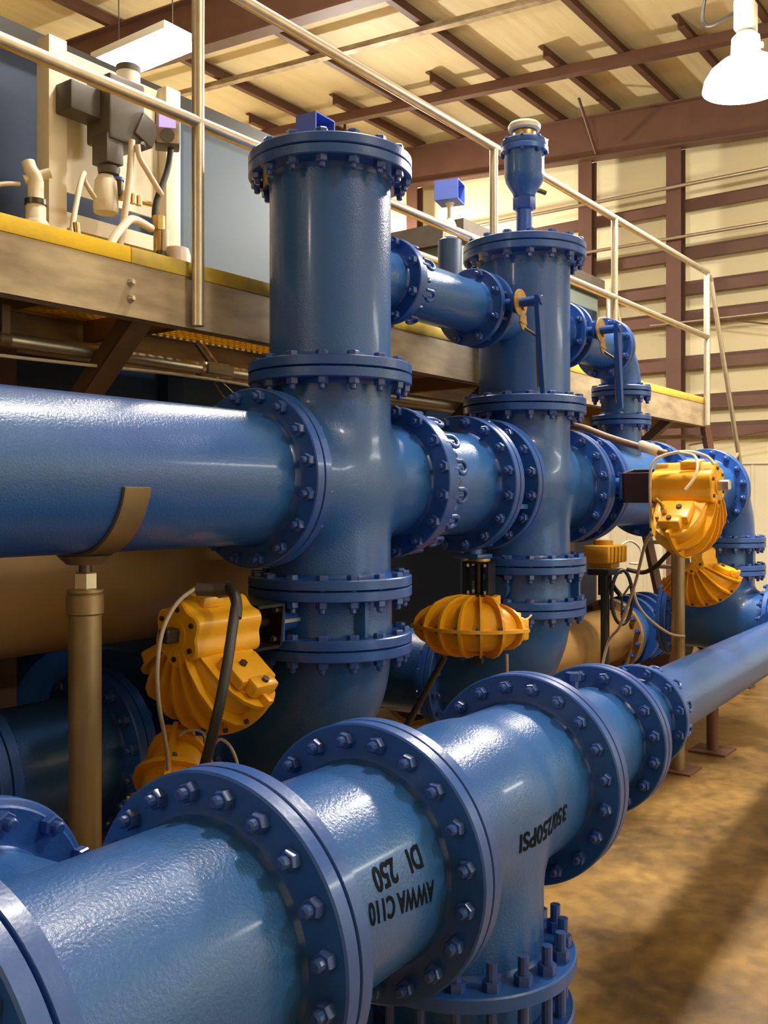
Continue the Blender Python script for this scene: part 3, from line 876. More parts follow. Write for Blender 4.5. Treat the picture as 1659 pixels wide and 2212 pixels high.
butterfly((V3X, HY, HZ), (1, 0, 0), (0, -1, 0), 'blue butterfly valve in the header right of the second cross')

# cast size mark on the first valve body
from mathutils.bvhtree import BVHTree
def bent_text(txt, size, root, r, xc, ang, m, flip=True, squash=1.0, name='lettering', axis='x', proud=0.0012, on=None, slope=0.0):
    cu = bpy.data.curves.new('txt', 'FONT')
    cu.body = txt; cu.size = size; cu.align_x = 'CENTER'; cu.align_y = 'CENTER'; cu.extrude = 0.0; cu.offset = size * 0.026
    cu.resolution_u = 3
    to = bpy.data.objects.new('txt', cu); COL.objects.link(to)
    dg = bpy.context.evaluated_depsgraph_get()
    me = bpy.data.meshes.new_from_object(to.evaluated_get(dg))
    bpy.data.objects.remove(to)
    bm = bmesh.new(); bm.from_mesh(me); bpy.data.meshes.remove(me)
    bmesh.ops.subdivide_edges(bm, edges=[e for e in bm.edges if e.calc_length() > size * 0.2], cuts=2)
    bmesh.ops.triangulate(bm, faces=bm.faces[:])
    for v in bm.verts:
        x, y = v.co.x * squash, v.co.y
        if flip: x, y = -x, -y
        a = ang + (y + slope * x) / r
        if axis == 'x':      # pipe along local x, angle 0 faces -y, positive up
            v.co = Vector((xc + x, -(r + proud) * cos(a), (r + proud) * sin(a)))
        else:                # pipe along local z, angle about z
            a2 = ang + x / r
            v.co = Vector(((r + proud) * cos(a2), (r + proud) * sin(a2), xc + y))
    if on is not None:       # follow the blended casting instead of the plain cylinder
        tree = BVHTree.FromPolygons([v.co.copy() for v in on.data.vertices], [tuple(q.vertices) for q in on.data.polygons])
        for v in bm.verts:
            n_ = Vector((0, v.co.y, v.co.z)).normalized()
            hit_ = tree.ray_cast(v.co + n_ * 0.2, -n_)
            if hit_[0] is not None: v.co = hit_[0] + n_ * proud
    return finish(name, bm, m, root, 0, recalc=False)

# ------------------------------------------------------------------ vane actuators
def actuator(name, label, p, shaft, fan, s=1.0, bracket=None, T=0.27, group=None, A=58, fit=True, side='v'):
    """quarter turn vane actuator: shaft runs from p along `shaft`; the ribbed quadrant points along `fan`"""
    w = Vector(shaft).normalized(); u = Vector(fan); u = (u - w * u.dot(w)).normalized(); v = w.cross(u)
    B = Matrix((u, v, w)).transposed()
    t = thing(name, label, 'actuator', p, group=group)
    def q(r, a, z): return B @ Vector((r * cos(a), r * sin(a), z)) * s
    # quadrant
    half = T / 2
    prof = [(0.06, 0.026), (0.115, 0.022), (0.18, 0.026), (0.230, 0.040), (0.265, 0.062), (0.288, 0.094), (0.298, half - 0.008)]
    def taper(a):                       # the two ends of the quadrant thin down towards the seam
        x = max(0.0, (abs(a) / Ar - 0.72) / 0.28)
        return 1.0 - 0.42 * x * x
    full = prof + [(r, T - z) for r, z in prof[::-1]]
    bm = bmesh.new()
    Ar = radians(A)
    n = 40
    ribs = [radians(x) for x in (-54, -36, -18, 0, 18, 36, 54)]
    rings = []
    for i in range(n + 1):
        a = -Ar + 2 * Ar * i / n
        k = 1.0 if 0 < i < n else 0.95
        rings.append([bm.verts.new(q(0.06 + (r - 0.06) * k, a, half + (z - half) * k * taper(a))) for r, z in full])
    m_ = len(full)
    for a, b in zip(rings, rings[1:]):
        for j in range(m_):
            bm.faces.new((a[j], a[(j + 1) % m_], b[(j + 1) % m_], b[j]))
    bm.faces.new(rings[0][::-1]); bm.faces.new(rings[-1])
    for ra in ribs:                       # raised radial ribs
        rr = []
        for da in (-0.021, 0.021):
            ring = []
            for r, z in full:
                nx, nz = (r - 0.10), (z - half) * 1.3
                L = sqrt(nx * nx + nz * nz) or 1
                rr_, zz_ = r + 0.034 * nx / L, half + (z + 0.034 * nz / L - half) * taper(ra)
                ring.append(bm.verts.new(q(rr_, ra + da, zz_)))
            rr.append(ring)
        for j in range(m_):
            bm.faces.new((rr[0][j], rr[0][(j + 1) % m_], rr[1][(j + 1) % m_], rr[1][j]))
        bm.faces.new(rr[0][::-1]); bm.faces.new(rr[1])
    finish('body', bm, M['yellow'], t, 35)
    # seam flange
    bm = bmesh.new()
    for (dz) in (-0.0085, 0.0085):
        pass
    outer = [(0.335, -Ar - 0.03 + (2 * Ar + 0.06) * i / 36) for i in range(37)]
    poly = [q(0.10, Ar * 0.95, half - 0.008)] + [q(0.10, -Ar * 0.95, half - 0.008)] + [q(r, a, half - 0.008) for r, a in outer]
    prism(bm, poly, w * (0.016 * s)); finish('seam_flange', bm, M['yellow'], t, 30)
    # hub with lobed outline
    bm = bmesh.new()
    ol = [(0.098 + 0.009 * cos(6 * a), a) for a in [2 * pi * k / 72 for k in range(72)]]
    v0 = [bm.verts.new(q(r, a, 0.0)) for r, a in ol]; v1 = [bm.verts.new(q(r, a, T)) for r, a in ol]
    v2 = [bm.verts.new(q(r * 0.94, a, T + 0.006)) for r, a in ol]
    bm.faces.new(v0[::-1]); bm.faces.new(v2)
    for k in range(72):
        k2 = (k + 1) % 72
        bm.faces.new((v0[k], v0[k2], v1[k2], v1[k])); bm.faces.new((v1[k], v1[k2], v2[k2], v2[k]))
    hub_ = finish('hub', bm, M['yellow'], t, 40)
    for k in range(6):
        a = 2 * pi * k / 6
        bm = bmesh.new(); c = q(0.078, a, T + 0.004); cyl(bm, c, c + w * 0.008 * s, 0.0085 * s, 12); finish('hub_bolt', bm, M['dsteel'], hub_, 40)
    # square shaft end
    bm = bmesh.new()
    cyl(bm, q(0, 0, T), q(0, 0, T + 0.012), 0.044 * s, 24)
    finish('shaft_collar', bm, M['yellow'], t, 40)
    bm = bmesh.new(); box(bm, q(0, 0, T + 0.03), (0.044 * s, 0.044 * s, 0.06 * s), B, bev=0.006 * s); finish('shaft_end', bm, M['dsteel'] if fit else M['steel'], t, 0)
    # stepped boss and plugs on the two end faces
    for sg in (-1, 1):
        a = sg * (Ar + 0.02)
        dirr = (B @ Vector((cos(a), sin(a), 0))); nor = (B @ Vector((-sin(a), cos(a), 0))) * sg
        R = Matrix((dirr, nor, w)).transposed()
        bm = bmesh.new()
        box(bm, dirr * 0.20 * s + nor * 0.008 * s + w * half * s, (0.12 * s, 0.04 * s, 0.15 * s), R, bev=0.008 * s)
        box(bm, dirr * 0.275 * s + nor * 0.012 * s + w * half * s, (0.05 * s, 0.05 * s, 0.10 * s), R, bev=0.01 * s)
        boss_ = finish('end_boss', bm, M['yellow'], t, 30)
        bm = bmesh.new(); c = dirr * 0.19 * s + nor * 0.026 * s + w * half * 1.15 * s; cyl(bm, c, c + nor * 0.012 * s, 0.013 * s, 6); finish('plug', bm, M['dsteel'], boss_, 30)
        bm = bmesh.new(); c = dirr * 0.277 * s + nor * 0.035 * s + w * half * s; cyl(bm, c, c + nor * 0.012 * s, 0.012 * s, 6); finish('plug', bm, M['dsteel'], boss_, 30)
        if sg == -1 and fit:
            bm = bmesh.new(); c = dirr * 0.235 * s + nor * 0.03 * s + w * half * 0.75 * s
            cyl(bm, c, c + nor * 0.03 * s, 0.013 * s, 6); cyl(bm, c + nor * 0.03 * s, c + nor * 0.055 * s, 0.009 * s, 10); cyl(bm, c + nor * 0.055 * s, c + nor * 0.085 * s - w * 0.02 * s, 0.007 * s, 10)
            finish('air_fitting', bm, M['brass'], t, 40)
    # seam bolts beside each rib
    me = bolt_mesh(0.016 * s, 0.006 * s, 0.018 * s, 0.003 * s, 0.009 * s)
    for ra in ribs[1:-1]:
        o = bpy.data.objects.new('seam_bolt', me); o.parent = t; o.location = q(0.322, ra + 0.05, half); o.rotation_euler = B.to_euler(); COL.objects.link(o)
    # top boss over the hub
    bm = bmesh.new(); box(bm, q(-0.10, 0, half + 0.03), (0.035 * s, 0.09 * s, 0.09 * s), B, bev=0.008 * s); finish('top_boss', bm, M['yellow'], t, 30)
    # bracket back to the valve neck
    if bracket:
        L, wdt, mb = bracket
        bm = bmesh.new()
        th = 0.010
        box(bm, -w * (th / 2), (wdt, wdt, th), B); box(bm, -w * (L - th / 2), (wdt, wdt, th), B)
        sd = u if side == 'u' else v
        for sg in (-1, 1):
            box(bm, -w * (L / 2) + sd * (sg * (wdt / 2 - th / 2)), (th, wdt, L) if side == 'u' else (wdt, th, L), B)
        brk = finish('mounting_bracket', bm, mb, t, 0)
        for (i, j) in ((-1, -1), (-1, 1), (1, -1), (1, 1)):
            for zz, dd in ((-0.010, -0.014), (-L + 0.010, 0.014)):
                bm = bmesh.new()
                c = B @ Vector((i * wdt * 0.33, j * wdt * 0.33, 0)) + w * zz
                cyl(bm, c, c + w * dd, 0.010, 6)
                finish('bracket_bolt', bm, M['steel'], brk, 30)
        bm = bmesh.new(); cyl(bm, -w * 0.002, -w * (L + 0.03), 0.02, 16); finish('drive_shaft', bm, M['dsteel'], t, 40)
        bm = bmesh.new(); cyl(bm, -w * (L + 0.0), -w * (L + 0.012), wdt * 0.42, 24); finish('gland_ring', bm, M['plate'], t, 40)
    return t

a1 = actuator('valve_actuator', 'yellow ribbed vane actuator at the nearest riser, quadrant hanging down', (C1 - 0.462, HY, VZ), (-1, 0, 0), (0, 0.10, -1), 0.98, (0.13, 0.15, M['black']), group='yellow vane actuators', side='u')
a2 = actuator('valve_actuator', 'yellow ribbed vane actuator lying flat under the header between the risers', (V2X + 0.02, HY - 0.02, -0.425), (0, 0, -1), (-0.965, -0.26, 0), 0.93, (0.155, 0.12, M['black']), group='yellow vane actuators')
a3 = actuator('valve_actuator', 'brightly lit yellow vane actuator beside the header at the right', (V3X, 1.755, HZ), (0, -1, 0), (0.15, 0, -1), 1.06, (0.16, 0.15, M['brown_box']), group='yellow vane actuators')
for o_ in a3.children:
    if o_.name.startswith('shaft_end'): o_.data.materials[0] = M['steel']
a4 = actuator('valve_actuator', 'yellow vane actuator partly behind the far tan stand post', (C3 - 0.462, HY, VZ), (-1, 0, 0), (0, -0.18, -1), 1.0, (0.13, 0.15, M['black']), group='yellow vane actuators', fit=False)
a5 = actuator('valve_actuator', 'low yellow vane actuator beneath the nearest one, behind the foreground flange', (2.255, 2.33, -1.0), (-0.6, 0.8, 0), (-0.76, -0.62, 0.06), 1.0, (0.12, 0.14, M['black']), group='yellow vane actuators', fit=False)
bm = bmesh.new(); cyl(bm, (0.10, -0.13, -0.06), (0.10, -0.13, ZF + 1.03), 0.05, 16); finish('pedestal', bm, M['blue_tank'], a5, 40)

# ------------------------------------------------------------------ elbows under the risers and their dark pipes
EZ = VZ - 0.1015
def low_elbow(x, label, d1, L, r2=None, rad=0.345):
    t = thing('pipe_elbow', label, 'pipe fitting', (x, HY, EZ))
    end = elbow_mesh(t, (0, 0, -0.03), (0, 0, -1), d1, rad, R16, BL, r2=r2)
    flange(t, (0, 0, -0.001), (0, 0, 1), R16, F16, T16)
    d = Vector(d1)
    flange(t, end + d * 0.037, d, r2 or R16, F16, T16)
    return Vector((x, HY, EZ)) + end + d * 0.037
e1 = low_elbow(C1, 'dark blue elbow turning back under the nearest riser', (0, 1, 0), 0)
e2 = low_elbow(C2, 'dark blue elbow turning back under the second riser', (0, 1, 0), 0, r2=0.235, rad=0.36)
t = thing('pipe_tee', 'dark blue tee under the far right riser', 'pipe fitting', (C3, HY, EZ - CF))
junction(t, {'+z': CF - 0.02, '+y': CF - 0.02, '-y': CF - 0.02}, R16, BL)
for d in ((0, 0, 1), (0, 1, 0), (0, -1, 0)):
    flange(t, Vector(d) * (CF - 0.001), d, R16, F16, T16)
e3 = Vector((C3, HY - CF, EZ - CF))
def suction(p, d, L, label):
    t = thing('suction_pipe', label, 'pipe', p)
    d = Vector(d)
    flange(t, d * 0.001, -d, R16, F16, T16)
    pipe_profile(R16, d * 0.02, d * L, BL, t)
    bm = bmesh.new(); lathe(bm, [(0, L - 0.001), (F16, L - 0.001), (F16, L + T16), (0, L + T16)], (0, 0, 0), d, 64); finish('end_flange', bm, BF, t, 32)
    bolts(t, (0, 0, 0), d, B16, 16)
    for zz in (0.35,):
        bm = bmesh.new(); c = d * (L * 0.6); box(bm, (c.x, c.y, (ZF - p[2]) / 2 - 0.1), (0.12, 0.12, -(ZF - p[2]) - 0.2)); finish('foot', bm, M['brown'], t, 0)
    return t
suction(e1, (0, 1, 0), 1.3, 'dark blue suction pipe running back from the nearest elbow')
suction(e2, (0, 1, 0), 1.3, 'dark blue suction pipe running back from the second elbow')
suction(e3, (0, -1, 0), 0.35, 'dark blue pipe stub leaving right from the far tee')
t = thing('blind_flange', 'dark blue blind flange on the back of the far tee', 'flange', (C3, HY + CF, EZ - CF))
bm = bmesh.new(); lathe(bm, [(0, 0.001), (F16 - 0.004, 0.001), (F16, 0.0045), (F16, T16 - 0.004), (F16 - 0.004, T16), (0, T16)], axis=(0, 1, 0), seg=64); finish('disc', bm, BF, t, 32)
bolts(t, (0, 0, 0), (0, 1, 0), B16, 16)

t = thing('floor_pipe', 'dark blue low pipe with flanges behind the tan stand at left', 'pipe', (2.22, 3.0, -0.93))
pipe_profile(0.215, (-3.4, 0, 0), (0, 0, 0), BL, t)
flange(t, (0.02, 0, 0), (1, 0, 0), 0.215, 0.30, 0.04)
bm = bmesh.new(); lathe(bm, [(0, 0.021), (0.30, 0.021), (0.30, 0.06), (0, 0.06)], (0, 0, 0), (1, 0, 0), 64); finish('blind_disc', bm, BF, t, 32)
flange(t, (-0.50, 0, 0), (1, 0, 0), 0.215, 0.28, 0.04); flange(t, (-0.498, 0, 0), (-1, 0, 0), 0.215, 0.28, 0.04)
bolts(t, (0.021, 0, 0), (1, 0, 0), 0.27, 16, grip=0.08)
bolts(t, (-0.5, 0, 0), (1, 0, 0), 0.25, 16, grip=0.08)
for xx in (-0.9, -2.6):
    bm = bmesh.new(); box(bm, (xx, 0, (ZF + 0.93 - 0.2) / 2 - 0.0), (0.12, 0.3, -(ZF + 0.93) - 0.2)); finish('foot', bm, M['brown'], t, 0)

# ------------------------------------------------------------------ header pieces between and beyond the crosses
xa = C1 + CF
xb = V2X - 0.1015
t = thing('header_spool', 'short blue header spool between the first cross and the hanging valve', 'pipe', (xa, HY, HZ))
pipe_profile(R16, (0.05, 0, 0), (xb - xa - 0.02, 0, 0), BL, t)
flange(t, (xb - xa - 0.001, 0, 0), (1, 0, 0), R16, F16, T16, hub=0.03, hubr=0.016)
def coupling(p, label, r, R, bc, n, lug, th, rot=(0, 0, 0), grp='mechanical couplings with hooked lugs'):
    """gland ring with hooked lugs and T bolts, clamped on a flange face at p, along +x"""
    t = thing('pipe_coupling', label, 'coupling', p, rot, group=grp)
    bm = bmesh.new()
    lathe(bm, [(r + 0.001, 0.001), (R - 0.012, 0.001), (R - 0.008, 0.006), (R - 0.008, th - 0.006), (R - 0.014, th), (r + 0.03, th), (r + 0.018, th + 0.03), (r + 0.001, th + 0.03)], (0, 0, 0), (1, 0, 0), 96, close=True)
    finish('gland_ring', bm, BF, t, 32)
    for k in range(n):
        a = 2 * pi * (k + 0.5) / n
        c = Vector((0, cos(a), sin(a))); tn = Vector((0, -sin(a), cos(a)))
        bm = bmesh.new()
        pts = []
        for j in range(11):            # open hook, a C in the plane of axis and tangent
            b = pi * 1.5 * j / 10 - pi * 0.6
            pts.append(c * (bc + 0.006) + Vector((th + 0.034 + lug * cos(b) * 1.3, 0, 0)) + tn * (lug * sin(b)))
        tube(bm, [pts[0] - Vector((0.03, 0, 0))] + pts + [pts[-1] - Vector((0.03, 0, 0))], lug * 0.36, 8)
        finish('lug', bm, BF, t, 60)
        bm = bmesh.new()
        cyl(bm, c * bc + Vector((-0.075, 0, 0)), c * bc + Vector((th + 0.042, 0, 0)), lug * 0.40, 10)
        cyl(bm, c * bc + Vector((-0.058, 0, 0)), c * bc + Vector((-0.037, 0, 0)), lug * 0.95, 6)
        finish('tee_bolt', bm, M['bolt'], t, 30)
        a2 = 2 * pi * (k + 1.0) / n
        c2 = Vector((0, cos(a2), sin(a2)))
        bm = bmesh.new()
        cyl(bm, c2 * (bc - 0.012) + Vector((th * 0.6, 0, 0)), c2 * (bc - 0.012) + Vector((th + 0.022, 0, 0)), lug * 0.75, 6)
        cyl(bm, c2 * (bc - 0.012) + Vector((th + 0.02, 0, 0)), c2 * (bc - 0.012) + Vector((th + 0.04, 0, 0)), lug * 0.45, 8)
        finish('set_screw', bm, M['bolt'], t, 30)
    return t
coupling((xa, HY, HZ), 'blue coupling ring with hooked lugs right of the nearest cross', R16, F16, B16 + 0.006, 16, 0.026, 0.045)

# header tee with the small riser outlet, right of the third valve
xc_ = V3X + 0.1015
xd = 5.78
t = thing('header_tee', 'blue header length carrying the small upright riser', 'pipe fitting', (xc_, HY, HZ))
pipe_profile(R16, (0.02, 0, 0), (xd - xc_ - 0.02, 0, 0), BL, t)
flange(t, (0.001, 0, 0), (-1, 0, 0), R16, F16, T16)
flange(t, (xd - xc_ - 0.001, 0, 0), (1, 0, 0), R16, F16, T16)
bolts(t, (xd - xc_, 0, 0), (1, 0, 0), B16, 16)
XR = 5.37
pipe_profile(R8, (XR - xc_, 0, 0.16), (XR - xc_, 0, 0.46 - HZ), BL, t, name='outlet', seg=64)
flange(t, (XR - xc_, 0, 0.469 - HZ), (0, 0, 1), R8, F8, T8)
bolts(t, (XR - xc_, 0, 0.47 - HZ), (0, 0, 1), B8, 8, grip=0.057, af=0.03, stud=0.009, headlen=0.018)

t = thing('header_spool', 'blue header pipe running to the far right elbow', 'pipe', (xd, HY, HZ))
pipe_profile(R16, (0.02, 0, 0), (C3 - CF - xd - 0.02, 0, 0), BL, t)
flange(t, (0.001, 0, 0), (-1, 0, 0), R16, F16, T16); flange(t, (C3 - CF - xd - 0.001, 0, 0), (1, 0, 0), R16, F16, T16)
bolts(t, (C3 - CF - xd, 0, 0), (1, 0, 0), B16, 16)
t = thing('pipe_elbow', 'blue elbow at the far end of the header, turning down', 'pipe fitting', (C3 - CF, HY, HZ))
end = elbow_mesh(t, (0.03, 0, 0), (1, 0, 0), (0, 0, -1), CF - 0.03, R16, BL)
flange(t, (0.001, 0, 0), (-1, 0, 0), R16, F16, T16); flange(t, (CF, 0, -CF + 0.001), (0, 0, -1), R16, F16, T16)

# ------------------------------------------------------------------ the 8 inch bypass at the top
BZ = 0.866
coupling((C1 + 0.365, HY, BZ), 'small blue coupling ring with lugs right of the nearest riser top', R8, F8, B8 + 0.004, 8, 0.020, 0.035)
x0, x1_ = C1 + 0.365, C2 - 0.43 - 0.056
t = thing('bypass_pipe', 'short blue bypass pipe between the first two risers', 'pipe', (x0, HY, BZ))
pipe_profile(R8, (0.03, 0, 0), (x1_ - x0 - 0.01, 0, 0), BL, t, seg=72)
flange(t, (x1_ - x0 - 0.001, 0, 0), (1, 0, 0), R8, F8, T8, hub=0.03, hubr=0.012)
bolts(t, (x1_ - x0 + 0.028, 0, 0), (1, 0, 0), B8, 8, grip=0.114, af=0.03, stud=0.009, headlen=0.018)
def lever_valve(x, label):
    t = thing('lever_valve', label, 'valve', (x, HY, BZ))
    bm = bmesh.new(); lathe(bm, [(0.095, -0.0265), (0.135, -0.0265), (0.139, -0.02), (0.139, 0.02), (0.135, 0.0265), (0.095, 0.0265)], (0, 0, 0), (1, 0, 0), 64, close=True); finish('body', bm, BF, t, 32)
    bm = bmesh.new(); cyl(bm, (0, -0.12, 0), (0, -0.225, 0), 0.024, 20); box(bm, (0, -0.20, 0), (0.06, 0.015, 0.08), bev=0.003); finish('neck', bm, BF, t, 40)
    bm = bmesh.new()
    pts = [(0.052 * cos(a), 0, 0.062 * sin(a)) for a in [2 * pi * k / 20 for k in range(20)] if not (-2.2 < a - pi * 1.5 < -2.2)]
    pts = []
    for k in range(24):
        a = 2 * pi * k / 24
        rr = 0.06 + 0.0 * k
        pts.append((rr * cos(a) * 0.95, 0, rr * sin(a)))
    prism(bm, pts, (0, -0.006, 0), (0, -0.225, 0.0))
    prism(bm, [(-0.005, 0, -0.05), (0.045, 0, -0.05), (0.05, 0, -0.075), (0.045, 0, -0.115), (0.01, 0, -0.115), (-0.012, 0, -0.085)], (0, -0.006, 0), (0, -0.226, 0))
    box(bm, (0.02, -0.234, -0.085), (0.05, 0.006, 0.007)); cyl(bm, (0.02, -0.231, -0.02), (0.02, -0.240, -0.02), 0.012, 10)
    finish('notch_plate', bm, M['plate'], t, 30)
    bm = bmesh.new()
    cyl(bm, (0, -0.225, 0), (0, -0.335, 0.0), 0.021, 20, bev=0.003)
    prof = [(-0.024, 0.02), (0.026, 0.022), (0.034, -0.04), (0.040, -0.20), (0.058, -0.395), (0.034, -0.40), (0.005, -0.20), (-0.018, -0.05)]
    prism(bm, [(a, 0, b) for a, b in prof], (0, -0.022, 0), (0, -0.305, 0))
    bmesh.ops.bevel(bm, geom=[e for e in bm.edges if e.calc_length() > 0.05], offset=0.003, segments=2, affect='EDGES')
    finish('lever', bm, BF, t, 30)
    bm = bmesh.new(); tube(bm, [(0.015, -0.30, -0.09), (0.024, -0.297, -0.22), (0.036, -0.297, -0.37)], 0.0065, 8); tube(bm, [(0.02, -0.24, -0.11), (0.012, -0.30, -0.15)], 0.006, 8); finish('latch_rod', bm, M['brace'], t, 50)
    return t
lever_valve(C2 - 0.43 - 0.028, 'wafer valve with long blue lever in front of the second riser')
XV = C2 + 0.36 + 0.028
lever_valve(XV, 'wafer valve with long blue lever right of the second riser')
x0 = XV + 0.028; xe = XR - 0.229
t = thing('bypass_pipe', 'short blue bypass pipe right of the second riser', 'pipe', (x0, HY, BZ))
pipe_profile(R8, (0.02, 0, 0), (xe - x0 - 0.02, 0, 0), BL, t, seg=64)
flange(t, (0.001, 0, 0), (-1, 0, 0), R8, F8, T8); flange(t, (xe - x0 - 0.001, 0, 0), (1, 0, 0), R8, F8, T8)
bolts(t, (-0.028, 0, 0), (1, 0, 0), B8, 8, grip=0.114, af=0.03, stud=0.009, headlen=0.018)
bolts(t, (xe - x0, 0, 0), (1, 0, 0), B8, 8, grip=0.057, af=0.036, stud=0.012, proud=0.02, headlen=0.024)
t = thing('bypass_elbow', 'small blue elbow turning the bypass down into the upright riser', 'pipe fitting', (xe, HY, BZ))
elbow_mesh(t, (0.02, 0, 0), (1, 0, 0), (0, 0, -1), 0.209, R8, BL, seg=56)
flange(t, (0.001, 0, 0), (-1, 0, 0), R8, F8, T8); flange(t, (0.229, 0, -0.229 + 0.001), (0, 0, -1), R8, F8, T8)
t = thing('bypass_spool', 'short flanged blue piece in the small upright riser', 'pipe', (XR, HY, BZ - 0.229))
hh = BZ - 0.229 - 0.47
pipe_profile(R8, (0, 0, -0.02), (0, 0, -hh + 0.02), BL, t, seg=56)
flange(t, (0, 0, -0.001), (0, 0, 1), R8, F8, T8); flange(t, (0, 0, -hh + 0.001), (0, 0, -1), R8, F8, T8)
bolts(t, (0, 0, 0), (0, 0, 1), B8, 8, grip=0.057, af=0.036, stud=0.011, headlen=0.022)

# ------------------------------------------------------------------ stands
def stand(x, label, yoke=True, z=None, grp='tan pipe stands under the header'):
    t = thing('pipe_stand', label, 'stand', (x, HY, ZF), group=grp)
    zc = HZ - ZF
    ztop = zc - R16 - 0.115
    bm = bmesh.new(); lathe(bm, [(0, 0.012), (0.0445, 0.012), (0.0445, ztop - 0.06), (0.0445, ztop - 0.005), (0.03, ztop)], seg=40); finish('column', bm, M['post'], t, 40)
    bm = bmesh.new(); lathe(bm, [(0.044, ztop - 0.055), (0.0505, ztop - 0.05), (0.0505, ztop + 0.0), (0.047, ztop + 0.004), (0.05, ztop + 0.008), (0.05, ztop + 0.016), (0.028, ztop + 0.02), (0, ztop + 0.02)], seg=40); finish('collar', bm, M['post'], t, 30)
    bm = bmesh.new(); lathe(bm, [(0, ztop + 0.018), (0.033, ztop + 0.018), (0.033, ztop + 0.06), (0.030, ztop + 0.064), (0, ztop + 0.064)], seg=6); finish('adjusting_nut', bm, M['galv'], t, 0)
    bm = bmesh.new(); cyl(bm, (0, 0, ztop + 0.05), (0, 0, ztop + 0.11), 0.017, 14); finish('threaded_rod', bm, M['dsteel'], t, 40)
    bm = bmesh.new(); box(bm, (0, 0, 0.006), (0.24, 0.24, 0.012)); finish('base_plate', bm, M['brown'], t, 0)
    if yoke:
        bm = bmesh.new()
        n = 28; rr = R16 + 0.001; th = 0.010; wd = 0.085
        a0, a1 = radians(190), radians(350)
        prev = None
        for k in range(n + 1):
            a = a0 + (a1 - a0) * k / n
            row = [bm.verts.new((sx * wd / 2, q * cos(a), zc + q * sin(a))) for sx in (-1, 1) for q in (rr, rr + th)]
            if prev:
                bm.faces.new((prev[0], prev[1], row[1], row[0])); bm.faces.new((prev[2], row[2], row[3], prev[3]))
                bm.faces.new((prev[0], row[0], row[2], prev[2])); bm.faces.new((prev[1], prev[3], row[3], row[1]))
            else: bm.faces.new((row[0], row[2], row[3], row[1]))
            prev = row
        bm.faces.new((prev[0], prev[1], prev[3], prev[2]))
        cyl(bm, (0, 0, ztop + 0.085), (0, 0, zc - rr - 0.004), 0.05, 24, 0.075)
        finish('saddle', bm, M['post'], t, 40)
    return t
stand(1.64, 'tan pipe stand with curved saddle under the header, at the left')
stand(6.33, 'far tan pipe stand below the bright yellow actuator')
bm = bmesh.new()
t = thing('pipe_stand', 'short dark stand with square foot plate on the open floor', 'stand', (6.95, 2.22, ZF))
bm = bmesh.new(); cyl(bm, (0, 0, 0.01), (0, 0, 0.62), 0.042, 20); finish('column', bm, M['brown'], t, 40)
bm = bmesh.new(); box(bm, (0, 0, 0.008), (0.26, 0.26, 0.016)); finish('base_plate', bm, M['brown'], t, 0)
bm = bmesh.new(); box(bm, (0, 0, 0.63), (0.2, 0.2, 0.02)); finish('top_plate', bm, M['brown'], t, 0)

# ------------------------------------------------------------------ foreground line
FP, FD = Vector((1.5, 1.265, -0.778)), Vector((1, 0.067, -0.019))
FROT = (0, 0.019, 0.067)
def fgp(X): return FP + FD * (X - 1.5)
RF = 0.216
N0, N1, N2, N3, N4, N5 = 0.64, 1.195, 1.672, 2.472, 3.052, 3.50    # joint planes
def fspool(name, label, xa, xb, cat='pipe', ra=RF, rb=RF):
    t = thing(name, label, cat, fgp(xa), FROT)
    return t, (xb - xa) * FD.length
FBK = dict(af=0.0325, stud=0.0115, proud=0.017, headlen=0.021)
# near spool beyond the first joint (runs past the camera)
t, L = fspool('foreground_pipe', 'blue foreground pipe end cut by the lower left corner', N0 - 0.8, N0)
pipe_profile(RF, (0, 0, 0), (L - 0.02, 0, 0), BL, t)
flange(t, (L - 0.001, 0, 0), (1, 0, 0), RF, F16, T16)
bolts(t, (L, 0, 0), (1, 0, 0), 0.262, 20, **FBK)
# tee with the branch to the back left
t, L = fspool('foreground_tee', 'blue tee at lower left with a branch pointing back left', N0, N1, 'pipe fitting')
pipe_profile(RF, (0.02, 0, 0), (L - 0.02, 0, 0), BL, t)
flange(t, (0.001, 0, 0), (-1, 0, 0), RF, F16, T16); flange(t, (L - 0.001, 0, 0), (1, 0, 0), RF, F16, T16)
bolts(t, (L, 0, 0), (1, 0, 0), 0.262, 20, **FBK)
bxx = 0.34
bm = bmesh.new(); lathe(bm, [(0.14, 0.0), (0.175, 0.12), (0.172, 0.22), (0.168, 0.38), (0.15, 0.38)], (bxx, 0, -0.035), (0, 1, 0), 72); finish('branch', bm, BL, t, 50)
flange(t, (bxx, 0.425, -0.035), (0, 1, 0), 0.168, 0.245, 0.034)
t2 = thing('foreground_branch_pipe', 'blue flanged branch pipe behind the lower left tee', 'pipe', fgp(N0) + Vector((bxx, 0.425 + 0.02, -0.04)), FROT)
flange(t2, (0, 0.003, 0), (0, -1, 0), 0.168, 0.245, 0.034)
pipe_profile(0.168, (0, 0.02, 0), (0, 0.16, 0), BL, t2, seg=64)
elbow_mesh(t2, (0, 0.14, 0), (0, 1, 0), (0, 0, -1), 0.26, 0.168, BL, ext=0.0, seg=48)
pipe_profile(0.168, (0, 0.40, -0.25), (0, 0.40, ZF - (fgp(N0).z - 0.04) + 0.01), BL, t2, name='drop', seg=48)
bolts(t2, (0, 0.0, 0), (0, 1, 0), 0.213, 12, grip=0.068, af=0.036, stud=0.0115, headlen=0.022, phase=0.1)
